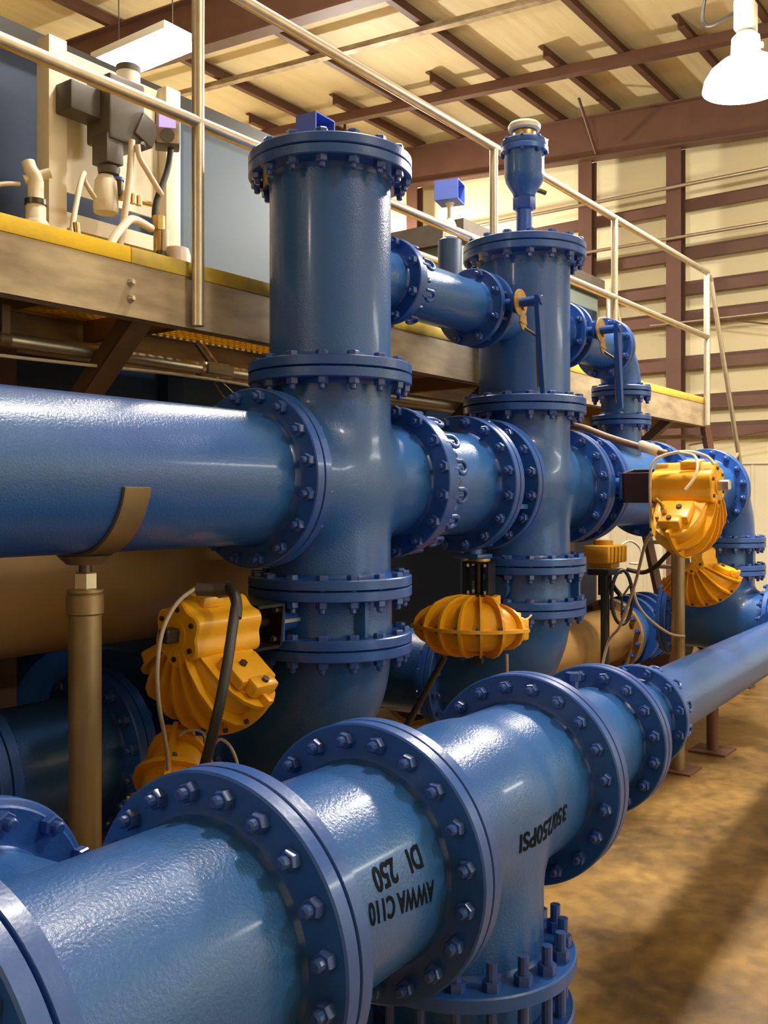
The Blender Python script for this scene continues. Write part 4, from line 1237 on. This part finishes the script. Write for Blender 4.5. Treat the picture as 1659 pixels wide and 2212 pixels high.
# lettered spool
t, L = fspool('lettered_spool', 'blue foreground spool with black upside down lettering', N1, N2)
pipe_profile(RF, (0.02, 0, 0), (L - 0.02, 0, 0), BL, t)
flange(t, (0.001, 0, 0), (-1, 0, 0), RF, F16, T16); flange(t, (L - 0.001, 0, 0), (1, 0, 0), RF, F16, T16)
bolts(t, (L, 0, 0), (1, 0, 0), 0.262, 20, **FBK)
bent_text('DI   250', 0.062, t, RF, 0.268, radians(23), M['ink'], squash=0.82)
bent_text('AWWA C110', 0.055, t, RF, 0.262, radians(6.5), M['ink'], squash=0.70, slope=-0.12)
# tee with the downward leg
t = thing('drop_tee', 'blue foreground tee with a leg dropping to the floor', 'pipe fitting', fgp((N2 + N3) / 2), FROT)
hl = (N3 - N2) / 2 * FD.length
DL = 0.365
tee_ = junction(t, {'+x': hl - 0.02, '-x': hl - 0.02, '-z': DL - 0.02}, RF, BL, k=0.05)
flange(t, (hl - 0.001, 0, 0), (1, 0, 0), RF, F16, T16); flange(t, (-hl + 0.001, 0, 0), (-1, 0, 0), RF, F16, T16)
flange(t, (0, 0, -DL + 0.001), (0, 0, -1), RF, F16, T16)
bolts(t, (hl, 0, 0), (1, 0, 0), 0.262, 20, **FBK)
bent_text('350/250PSI', 0.058, t, RF, 0.04, radians(-2.5), M['ink'], squash=1.15, on=tee_)
# leg coupling with long studs, pipe to the floor
tp = fgp((N2 + N3) / 2)
t = thing('drop_pipe', 'dark blue drop pipe with long studs under the foreground tee', 'pipe', tp + Vector((0, 0, -DL)), (0, 0, FROT[2]))
bm = bmesh.new(); lathe(bm, [(RF, -0.10), (F16 - 0.012, -0.10), (F16 - 0.008, -0.106), (F16 - 0.008, -0.150), (F16 - 0.014, -0.156), (RF + 0.02, -0.16), (RF, -0.2)], seg=96, close=True); finish('gland_ring', bm, BF, t, 32)
zb = ZF - (tp.z - DL) + 0.002
pipe_profile(RF, (0, 0, 0.0), (0, 0, zb), BL, t)
for k in range(20):
    a = 2 * pi * (k + 0.5) / 20
    bm = bmesh.new(); c = Vector((0.262 * cos(a), 0.262 * sin(a), 0))
    cyl(bm, c + Vector((0, 0, -0.21)), c + Vector((0, 0, 0.105)), 0.013, 10)
    cyl(bm, c + Vector((0, 0, T16)), c + Vector((0, 0, T16 + 0.026)), 0.022, 6); cyl(bm, c + Vector((0, 0, -0.157)), c + Vector((0, 0, -0.183)), 0.022, 6)
    finish('long_stud', bm, M['bolt'], t, 30)
# two reducers and the slimmer pipe
R4, R5, RP = 0.178, 0.142, 0.133
t, L = fspool('pipe_reducer', 'larger blue reducer beyond the foreground tee', N3, N4, 'pipe fitting')
pipe_profile(RF, (0.02, 0, 0), (L - 0.02, 0, 0), BL, t, r2=R4)
flange(t, (0.001, 0, 0), (-1, 0, 0), RF, F16, T16); flange(t, (L - 0.001, 0, 0), (1, 0, 0), R4, 0.25, 0.034)
bolts(t, (L, 0, 0), (1, 0, 0), 0.217, 16, grip=0.068, af=0.034, stud=0.011, headlen=0.021)
bm = bmesh.new(); cyl(bm, (0.37, 0.0, 0.18), (0.37, 0.0, 0.235), 0.018, 8); cyl(bm, (0.37, 0, 0.225), (0.37, 0, 0.25), 0.026, 6); finish('test_plug', bm, M['bolt'], t, 30)
t, L = fspool('pipe_reducer', 'smaller blue reducer before the slim foreground pipe', N4, N5, 'pipe fitting')
pipe_profile(R4, (0.02, 0, 0), (L - 0.02, 0, 0), BL, t, r2=R5)
flange(t, (0.001, 0, 0), (-1, 0, 0), R4, 0.25, 0.034); flange(t, (L - 0.001, 0, 0), (1, 0, 0), R5, 0.195, 0.030)
coupling(fgp(N5), 'blue coupling ring with hooked lugs on the slim foreground pipe', RP, 0.195, 0.172, 12, 0.020, 0.035, FROT)
t, L = fspool('slim_pipe', 'slim shiny blue pipe leaving the frame at the right', N5, 6.4)
pipe_profile(RP, (0.0, 0, 0), (L, 0, 0), BL, t)
bm = bmesh.new(); lathe(bm, [(0, L), (0.19, L), (0.19, L + 0.04), (0, L + 0.04)], (0, 0, 0), (1, 0, 0), 48); finish('end_flange', bm, BF, t, 32)
bm = bmesh.new(); box(bm, (L - 0.06, 0, (ZF - fgp(6).z) / 2 - 0.06), (0.1, 0.1, -(ZF - fgp(6).z) - 0.12)); finish('foot', bm, M['brown'], t, 0)

# ------------------------------------------------------------------ equipment on the walkway tank
t = thing('instrument_board', 'cream instrument board on two square posts above the walkway', 'board', (2.633, 3.42, 0.79))
for xx, z1 in ((-0.30, 1.088), (0.305, 1.088)):
    bm = bmesh.new(); box(bm, (xx, 0, z1 / 2), (0.085, 0.085, z1), bev=0.003); finish('post', bm, M['board'], t, 30)
bm = bmesh.new(); box(bm, (0.0, 0.02, 0.785), (0.56, 0.012, 0.585)); finish('panel', bm, M['board'], t, 0)
bm = bmesh.new(); box(bm, (0.0, 0.0, 0.365), (0.54, 0.05, 0.065)); finish('cross_bar', bm, M['board'], t, 0)
t = thing('chemical_feeder', 'dark grey feeder housing with spout on the instrument board', 'feeder', (2.557, 3.30, 1.614))
bm = bmesh.new(); box(bm, (0, 0, 0.0), (0.18, 0.16, 0.27), bev=0.012); finish('housing', bm, M['dark'], t, 30)
bm = bmesh.new(); box(bm, (-0.155, 0.03, 0.01), (0.16, 0.11, 0.12), bev=0.008); finish('side_arm', bm, M['dark'], t, 30)
bm = bmesh.new(); box(bm, (-0.055, -0.02, -0.17), (0.085, 0.10, 0.12), bev=0.006); finish('spout', bm, M['dark'], t, 30)
bm = bmesh.new(); lathe(bm, [(0, -0.265), (0.042, -0.265), (0.046, -0.24), (0.036, -0.225), (0.036, -0.20), (0, -0.20)], (-0.05, -0.02, 0), seg=20); finish('nozzle', bm, M['dark'], t, 30)
bm = bmesh.new(); lathe(bm, [(0, 0.125), (0.050, 0.125), (0.050, 0.20), (0, 0.20)], (0.065, 0, 0), seg=24); finish('collar', bm, M['white'], t, 40)
bm = bmesh.new(); lathe(bm, [(0, 0.20), (0.052, 0.20), (0.052, 0.225), (0.045, 0.23), (0, 0.23)], (0.065, 0, 0), seg=24); finish('cap', bm, M['dark'], t, 40)
t = thing('display_meter', 'grey meter with violet display beside the front rail post', 'meter', (2.762, 3.215, 1.59))
Rm = Matrix.Rotation(radians(-40), 3, 'Z')
bm = bmesh.new(); box(bm, (0, 0, 0), (0.105, 0.09, 0.145), Rm, bev=0.008); finish('case', bm, M['dark'], t, 30)
bm = bmesh.new(); box(bm, Rm @ Vector((0, -0.047, 0.0)), (0.094, 0.006, 0.130), Rm, bev=0.003); finish('face_plate', bm, M['channel'], t, 30)
bm = bmesh.new(); box(bm, Rm @ Vector((0, -0.051, 0.026)), (0.070, 0.003, 0.052), Rm); finish('screen', bm, M['screen'], t, 0)
bm = bmesh.new(); lathe(bm, [(0, 0), (0.03, 0), (0.03, 0.004), (0, 0.004)], Rm @ Vector((0, -0.050, -0.034)), Rm @ Vector((0, -1, 0)), 20); finish('keypad', bm, M['dark'], t, 40)
bm = bmesh.new(); box(bm, (-0.11, 0.03, -0.03), (0.10, 0.08, 0.11), Matrix.Rotation(radians(25), 3, 'Y'), bev=0.006); cyl(bm, (-0.12, 0.02, -0.07), (-0.14, 0.0, -0.11), 0.018, 10); finish('sensor_arm', bm, M['dark'], t, 30)
def hosething(name, label, pts, r, m, cat='hose', group=None):
    bm = bmesh.new(); tube(bm, smooth_path(pts, 8), r, 12)
    return single(name, bm, m, label, cat, (0, 0, 0), group=group, smooth=60)
hosething('drain_pipe', 'straight tan tube falling from the feeder to the deck', [(2.561, 3.20, 1.49), (2.545, 3.20, 1.3), (2.50, 3.20, 1.03), (2.48, 3.20, 0.83)], 0.014, M['hose'])
hosething('feed_hose', 'cream hose curving from the feeder to the valve rod', [(2.573, 3.18, 1.47), (2.585, 3.18, 1.42), (2.63, 3.18, 1.37), (2.71, 3.19, 1.30)], 0.012, M['hose'])
hosething('meter_cable', 'dark upright cable below the display meter', [(2.77, 3.20, 1.53), (2.75, 3.2, 1.42), (2.69, 3.20, 1.27), (2.68, 3.2, 1.19)], 0.013, M['rubber'], 'cable')
hosething('sample_hose', 'thin cream hose looping behind the yellow deck edge', [(2.06, 2.90, 0.90), (2.09, 2.94, 0.98), (2.16, 3.0, 1.14), (2.24, 3.08, 1.24), (2.33, 3.2, 1.26), (2.42, 3.26, 1.23)], 0.010, M['hose'])
hosething('overflow_hose', 'thick cream hose bending down onto the deck', [(2.25, 2.98, 0.84), (2.30, 3.0, 0.97), (2.38, 3.03, 1.06), (2.47, 3.08, 1.12), (2.62, 3.15, 1.13)], 0.017, M['hose'])
t = thing('flow_tube', 'upright brass and clear flow tube behind the rail post', 'valve', (2.66, 3.15, 0.83))
bm = bmesh.new(); cyl(bm, (0, 0, 0.0), (0, 0, 0.33), 0.022, 14); cyl(bm, (0, 0, 0.30), (0, 0, 0.36), 0.027, 8); finish('tube', bm, M['plate'], t, 40)
bm = bmesh.new(); cyl(bm, (0.01, -0.032, 0.14), (0.01, -0.032, 0.30), 0.014, 12); finish('sight_glass', bm, M['white'], t, 40)
t = thing('filter_bowl', 'round frosted filter bowl standing on the deck by the post', 'filter', (2.715, 3.10, 0.83))
bm = bmesh.new(); lathe(bm, [(0, 0), (0.053, 0.0), (0.058, 0.02), (0.058, 0.20), (0.050, 0.228), (0.02, 0.238), (0, 0.238)], seg=28); finish('bowl', bm, M['clear'], t, 50)
bm = bmesh.new(); cyl(bm, (-0.085, 0, 0.0), (-0.085, 0, 0.20), 0.02, 14); finish('inlet', bm, M['dsteel'], t, 40)
t = thing('brass_manifold', 'small brass manifold of fittings across the instrument board', 'manifold', (2.555, 3.28, 1.27))
bm = bmesh.new(); cyl(bm, (-0.02, 0, 0), (0.18, -0.02, 0.005), 0.011, 10)
for k in range(4): cyl(bm, (0.0 + k * 0.03, -0.02, -0.018), (0.0 + k * 0.03, -0.02, 0.022), 0.014, 8)
finish('body', bm, M['brass'], t, 40)
bm = bmesh.new(); cyl(bm, (-0.01, -0.01, 0.0), (-0.012, -0.012, 0.06), 0.022, 14); finish('gauge', bm, M['dsteel'], t, 40)
bm = bmesh.new(); cyl(bm, (-0.012, -0.012, 0.06), (-0.012, -0.012, 0.072), 0.026, 14); finish('gauge_ring', bm, M['bright_blue'], t, 40)
bm = bmesh.new(); lathe(bm, [(0, 0), (0.048, 0.0), (0.052, 0.02), (0.046, 0.13), (0.032, 0.155), (0, 0.155)], seg=24)
single('sample_bottle', bm, M['board'], 'cream bottle hanging under the feeder spout', 'bottle', (2.50, 3.29, 1.19))
t = thing('vent_pipe', 'stacked cream plastic pipe fitting with elbow, far left on deck', 'pipe fitting', (2.18, 3.30, 0.83))
bm = bmesh.new(); lathe(bm, [(0, 0), (0.052, 0), (0.052, 0.24), (0.046, 0.25), (0.038, 0.26), (0.038, 0.31), (0.030, 0.32), (0.030, 0.41), (0, 0.41)], seg=24); finish('stack', bm, M['board'], t, 40)
bm = bmesh.new(); lathe(bm, [(0, 0.315), (0.042, 0.315), (0.042, 0.335), (0, 0.335)], seg=24); finish('clamp_band', bm, M['dsteel'], t, 40)
bm = bmesh.new(); tube(bm, smooth_path([(0, 0, 0.38), (0.0, 0, 0.42), (-0.015, 0.01, 0.45), (-0.02, 0.02, 0.48)], 5), 0.026, 14); tube(bm, [(-0.03, 0.03, 0.41), (0.05, -0.02, 0.45)], 0.02, 10); finish('top_elbow', bm, M['board'], t, 50)
hosething('vent_hose', 'thin cream hose leaving the vent fitting to the left', [(2.13, 3.33, 1.22), (2.05, 3.35, 1.20), (1.9, 3.38, 1.12), (1.6, 3.4, 1.08)], 0.009, M['hose'])
t = thing('floor_cock', 'small brass cock with pale handle on the yellow deck edge', 'valve', (2.07, 2.88, 0.83))
bm = bmesh.new(); cyl(bm, (0, 0, 0.0), (0, 0, 0.08), 0.016, 10); cyl(bm, (-0.03, 0, 0.05), (0.03, 0, 0.06), 0.011, 10); cyl(bm, (0, 0, 0.08), (0, 0.01, 0.15), 0.012, 10); finish('body', bm, M['brass'], t, 40)
bm = bmesh.new(); box(bm, (0.04, -0.02, 0.075), (0.07, 0.03, 0.012), bev=0.004); finish('handle', bm, M['hose'], t, 30)

# far controller on the second tank
t = thing('chemical_feeder', 'dark feeder with tiny violet display right of the second riser', 'feeder', (6.55, 3.55, 1.72))
bm = bmesh.new(); box(bm, (-0.10, 0, 0.0), (0.30, 0.16, 0.22), bev=0.012); box(bm, (-0.30, 0, -0.02), (0.24, 0.14, 0.12), bev=0.01); finish('housing', bm, M['dark'], t, 30)
bm = bmesh.new(); box(bm, (0.16, -0.03, -0.06), (0.09, 0.07, 0.14), bev=0.006); finish('meter_case', bm, M['channel'], t, 30)
bm = bmesh.new(); box(bm, (0.16, -0.067, -0.035), (0.07, 0.006, 0.06)); finish('screen', bm, M['screen'], t, 0)
# blue hood on a post between the risers
t = thing('sensor_post', 'blue sheet hood on a slim post between the two risers', 'post', (5.05, 3.24, 0.82))
bm = bmesh.new(); lathe(bm, [(0, 0.0), (0.075, 0.0), (0.075, 0.80), (0.03, 0.83), (0, 0.83)], seg=28); finish('pedestal', bm, M['blue_tank'], t, 40)
bm = bmesh.new(); lathe(bm, [(0, 0.82), (0.045, 0.82), (0.04, 0.90), (0.018, 0.95), (0.014, 1.0), (0.03, 1.04), (0, 1.04)], seg=20); finish('neck', bm, M['white'], t, 40)
bm = bmesh.new()
Rh = Matrix.Rotation(radians(-74), 3, 'Z')
Lh, wh, hh_ = 0.15, 0.15, 0.12
for z in (-hh_ / 2, hh_ / 2): box(bm, Rh @ Vector((0, 0, z)) + Vector((0, 0, 1.10)), (Lh, wh, 0.005), Rh)
for y in (-wh / 2, wh / 2): box(bm, Rh @ Vector((0, y, 0)) + Vector((0, 0, 1.10)), (Lh, 0.005, hh_), Rh)
box(bm, Rh @ Vector((-Lh / 2, 0, 0)) + Vector((0, 0, 1.10)), (0.005, wh, hh_), Rh)
ho = finish('hood', bm, M['bright_blue'], t, 0)

# ------------------------------------------------------------------ behind the second riser
t = thing('tan_pipe', 'tan pipe with bolted end flange low behind the second riser', 'pipe', (7.45, 3.22, -1.10))
pipe_profile(0.215, (-2.85, 0, 0), (-0.02, 0, 0), M['tan'], t)
flange(t, (-0.001, 0, 0), (1, 0, 0), 0.215, 0.295, 0.04, m=M['tan'])
bolts(t, (0, 0, 0), (1, 0, 0), 0.265, 16, grip=0.08)
for xx in (-2.4, -0.6):
    bm = bmesh.new(); box(bm, (xx, 0, -0.455), (0.12, 0.3, 0.49)); finish('foot', bm, M['brown'], t, 0)
t = thing('floor_pipe', 'dark blue flanged pipe continuing the tan pipe to the right', 'pipe', (7.45, 3.22, -1.10))
flange(t, (0.001, 0, 0), (-1, 0, 0), 0.215, 0.295, 0.04)
pipe_profile(0.215, (0.02, 0, 0), (1.4, 0, 0), BL, t)
for xx in (0.35, 0.55, 0.75):
    bm = bmesh.new(); lathe(bm, [(0.21, -0.03), (0.295, -0.03), (0.295, 0.03), (0.21, 0.03)], (xx, 0, 0), (1, 0, 0), 48, close=True); finish('coupling_band', bm, BF, t, 30)
bm = bmesh.new(); box(bm, (1.1, 0, -0.455), (0.12, 0.3, 0.49)); finish('foot', bm, M['brown'], t, 0)

t = thing('electric_actuator', 'amber yellow electric actuator with black handwheel right of the second riser', 'actuator', (6.58, 2.88, -0.385))
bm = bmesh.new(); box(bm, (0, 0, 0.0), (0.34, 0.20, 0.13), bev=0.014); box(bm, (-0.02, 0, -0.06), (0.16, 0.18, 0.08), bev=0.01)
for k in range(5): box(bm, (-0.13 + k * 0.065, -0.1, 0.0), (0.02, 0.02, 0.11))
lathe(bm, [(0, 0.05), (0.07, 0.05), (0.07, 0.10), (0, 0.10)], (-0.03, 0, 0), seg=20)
finish('housing', bm, M['shaded'], t, 30)
bm = bmesh.new(); box(bm, (0, 0, -0.13), (0.26, 0.16, 0.04)); cyl(bm, (0, 0, -0.14), (0, 0, -0.30), 0.05, 16); finish('base', bm, M['black'], t, 30)
bm = bmesh.new()
wc = Vector((0.0, -0.13, -0.31))
def wp(a): return wc + Vector((0.055 * cos(a), -0.055 * cos(a), 0.195 * sin(a)))
tube(bm, [wp(2 * pi * k / 32) for k in range(33)], 0.013, 10)
for a in (0.5, 2.6, 4.7): tube(bm, [wc, wp(a)], 0.008, 8)
cyl(bm, wc, (0.0, -0.03, -0.20), 0.018, 10)
finish('handwheel', bm, M['black'], t, 50)
bm = bmesh.new(); cyl(bm, (0, 0, -0.30), (0, 0, ZF + 0.385 + 0.005), 0.032, 16); finish('pedestal', bm, M['black'], t, 40)
hosething('supply_cable', 'black cable from the amber actuator to the far tan stand', [(6.66, 2.74, -0.50), (6.60, 2.60, -0.51), (6.52, 2.48, -0.46), (6.42, 2.37, -0.38), (6.36, 2.30, -0.33)], 0.016, M['rubber'], 'cable')
hosething('actuator_loop_hose', 'pale loop hose at the side of the amber actuator', [(6.74, 2.84, -0.34), (6.85, 2.80, -0.30), (6.95, 2.76, -0.36), (6.90, 2.74, -0.46), (6.75, 2.76, -0.46)], 0.008, M['hose'])

# yellow lever actuator behind the nearest riser
t = thing('yellow_lever', 'yellow lever plate with brass knobs low behind the nearest riser', 'lever', (3.32, 2.74, -0.98))
bm = bmesh.new(); prism(bm, [(0, 0, 0.0), (0.07, -0.05, 0.0), (0.07, -0.05, 0.20), (0.045, -0.03, 0.22), (0.02, -0.015, 0.20)], (0.02, 0.028, 0)); finish('plate', bm, M['yellow'], t, 0)
bm = bmesh.new(); prism(bm, [(0.005, 0, 0.2), (0.035, -0.025, 0.22), (0.03, -0.02, 0.42), (0.005, 0, 0.45)], (0.03, 0.04, 0)); finish('arm', bm, M['plate'], t, 0)
bm = bmesh.new(); tube(bm, [(0.03, -0.02, 0.37), (0.10, -0.06, 0.35), (0.13, -0.08, 0.37)], 0.018, 10); tube(bm, [(0.05, -0.02, 0.22), (0.12, -0.07, 0.215)], 0.013, 10); cyl(bm, (0.12, -0.07, 0.215), (0.145, -0.09, 0.215), 0.02, 8); finish('knob', bm, M['brass'], t, 50)
bm = bmesh.new(); box(bm, (0.03, 0.02, -0.41), (0.10, 0.10, 0.82)); finish('pedestal', bm, M['brown'], t, 0)

# orange machine at the right edge
t = thing('floor_machine', 'orange machine standing on the floor at the far right edge', 'machine', (11.3, 3.55, ZF))
bm = bmesh.new(); box(bm, (0, 0, 0.92), (0.9, 0.55, 0.30), bev=0.03); lathe(bm, [(0, -0.25), (0.2, -0.25), (0.2, 0.25), (0, 0.25)], (-0.1, 0, 1.18), (1, 0, 0), 24); finish('engine', bm, M['orange'], t, 30)
bm = bmesh.new(); box(bm, (0, 0, 0.52), (0.7, 0.5, 0.5), bev=0.03); finish('frame', bm, M['tan'], t, 30)
bm = bmesh.new(); cyl(bm, (-0.2, -0.2, 1.1), (-0.15, -0.2, 1.65), 0.03, 10); finish('exhaust', bm, M['tan'], t, 30)
for sx in (-0.35, 0.35):
    for sy in (-0.27, 0.27):
        bm = bmesh.new(); cyl(bm, (sx, sy - 0.05, 0.2), (sx, sy + 0.05, 0.2), 0.2, 24); finish('wheel', bm, M['rubber'], t, 40)
bm = bmesh.new(); box(bm, (0, 0, 0.3), (0.9, 0.6, 0.6), bev=0.02)
single('white_crate', bm, M['liner'], 'pale crate on the floor beside the orange machine', 'crate', (12.7, 3.2, ZF), smooth=30)
bm = bmesh.new(); box(bm, (0, 0, 0.08), (0.75, 0.5, 0.16), bev=0.005)
single('cream_slab', bm, M['hose'], 'low cream carton on the floor behind the small foreground flange', 'slab', (9.7, 3.95, ZF), (0, 0, 0.2), smooth=30)  # low pale box lying on the floor

# ------------------------------------------------------------------ cables and tubing on the near actuators
t = thing('cable_gland', 'grey cable gland with hanging black cable on the nearest actuator', 'cable', (2.10, 2.20, -0.30))
o_ = Vector((2.10, 2.20, -0.30))
bm = bmesh.new(); tube(bm, [p - o_ for p in (Vector((2.004, 2.199, -0.270)), Vector((2.050, 2.136, -0.273)))], 0.020, 12); tube(bm, [p - o_ for p in (Vector((2.042, 2.148, -0.273)), Vector((2.055, 2.113, -0.267)))], 0.024, 8); finish('gland', bm, M['dark'], t, 40)
bm = bmesh.new(); tube(bm, smooth_path([p - o_ for p in (Vector((2.053, 2.116, -0.261)), Vector((2.037, 2.071, -0.281)), Vector((2.020, 2.043, -0.312)), Vector((2.005, 2.031, -0.344)))], 6), 0.017, 12); finish('cord_grip', bm, M['rubber'], t, 50)
bm = bmesh.new(); tube(bm, smooth_path([p - o_ for p in (Vector((2.019, 2.045, -0.306)), Vector((1.993, 2.029, -0.350)), Vector((1.918, 1.980, -0.470)), Vector((1.873, 1.973, -0.605)), Vector((1.879, 2.032, -0.758)), Vector((1.948, 2.157, -0.905)))], 6), 0.0155, 14,); finish('cable', bm, M['rubber'], t, 50)
hosething('air_tube', 'thin grey air tube bowing past the nearest actuator', [Vector((2.006, 2.196, -0.262)), Vector((1.923, 2.190, -0.300)), Vector((1.850, 2.172, -0.373)), Vector((1.820, 2.161, -0.475)), Vector((1.843, 2.182, -0.587)), Vector((1.899, 2.223, -0.698)), Vector((1.952, 2.269, -0.814)), Vector((1.996, 2.344, -0.981))], 0.0065, M['wire'], 'tube')
hosething('air_tube', 'thin tan air tube looping above the low actuator, left one', [Vector((1.993, 2.264, -0.723)), Vector((2.004, 2.250, -0.709)), Vector((2.025, 2.221, -0.704)), Vector((2.040, 2.201, -0.723)), Vector((2.043, 2.197, -0.794))], 0.005, M['wire'], 'tube')
hosething('air_tube', 'thin tan air tube looping above the low actuator, right one', [Vector((2.053, 2.184, -0.758)), Vector((2.067, 2.164, -0.733)), Vector((2.084, 2.141, -0.751)), Vector((2.097, 2.124, -0.794)), Vector((2.101, 2.118, -0.837))], 0.005, M['wire'], 'tube')
hosething('power_cable', 'black cable hanging from the flat lying actuator to the floor', [(3.42, 2.22, -0.66), (3.41, 2.30, -0.80), (3.36, 2.42, -1.05), (3.25, 2.5, -1.4), (3.2, 2.5, ZF + 0.02)], 0.015, M['rubber'], 'cable')
hosething('air_tube', 'thin grey tube hanging straight below the flat lying actuator', [(3.74, 2.10, -0.68), (3.745, 2.10, -1.0), (3.75, 2.1, ZF + 0.01)], 0.007, M['wire'], 'tube')
hosething('power_cable', 'brown cable draped over the header to the bright actuator', [Vector((4.538, 2.192, 0.392)), Vector((4.543, 2.101, 0.371)), Vector((4.564, 1.990, 0.325)), Vector((4.599, 1.858, 0.278)), Vector((4.618, 1.699, 0.232))], 0.017, M['brace'], 'cable')
t = thing('cable_sleeve', 'pale sleeve on the cable above the bright actuator', 'sleeve', tuple(Vector((4.612, 1.791, 0.265))))
o_ = Vector((4.612, 1.791, 0.265))
bm = bmesh.new(); tube(bm, [p - o_ for p in (Vector((4.601, 1.839, 0.282)), Vector((4.609, 1.828, 0.277)), Vector((4.620, 1.746, 0.247)), Vector((4.631, 1.732, 0.241)))], 0.02, 14, [0.018, 0.027, 0.027, 0.018]); finish('sleeve', bm, M['hose'], t, 50)
hosething('air_tube', 'pale air tube curving over the top of the bright actuator', [Vector((4.601, 1.772, -0.133)), Vector((4.550, 1.757, 0.073)), Vector((4.536, 1.742, 0.174)), Vector((4.546, 1.695, 0.218)), Vector((4.573, 1.591, 0.238)), Vector((4.593, 1.498, 0.214)), Vector((4.586, 1.456, 0.173))], 0.0075, M['hose'], 'tube')
hosething('air_tube', 'pale air tube running down the face of the bright actuator', [Vector((4.540, 1.602, 0.231)), Vector((4.500, 1.522, 0.212)), Vector((4.449, 1.490, 0.155)), Vector((4.418, 1.498, 0.101)), Vector((4.395, 1.529, 0.051))], 0.007, M['hose'], 'tube')
hosething('air_tube', 'pale thin tube slanting down in front of the tan pipe flange', [Vector((4.652, 1.787, -0.157)), Vector((5.016, 1.968, -0.246)), Vector((5.369, 2.163, -0.481)), Vector((5.508, 2.312, -0.750)), Vector((5.543, 2.432, -0.962)), Vector((5.0, 2.35, ZF + 0.01))], 0.009, M['wire'], 'tube')
hosething('air_tube', 'pale thin tube falling to the right toward the far tan stand', [Vector((5.842, 2.366, -0.530)), Vector((5.854, 2.349, -0.641)), Vector((5.898, 2.290, -0.744)), Vector((6.075, 2.220, -0.855)), Vector((6.318, 2.205, -0.90))], 0.009, M['wire'], 'tube')
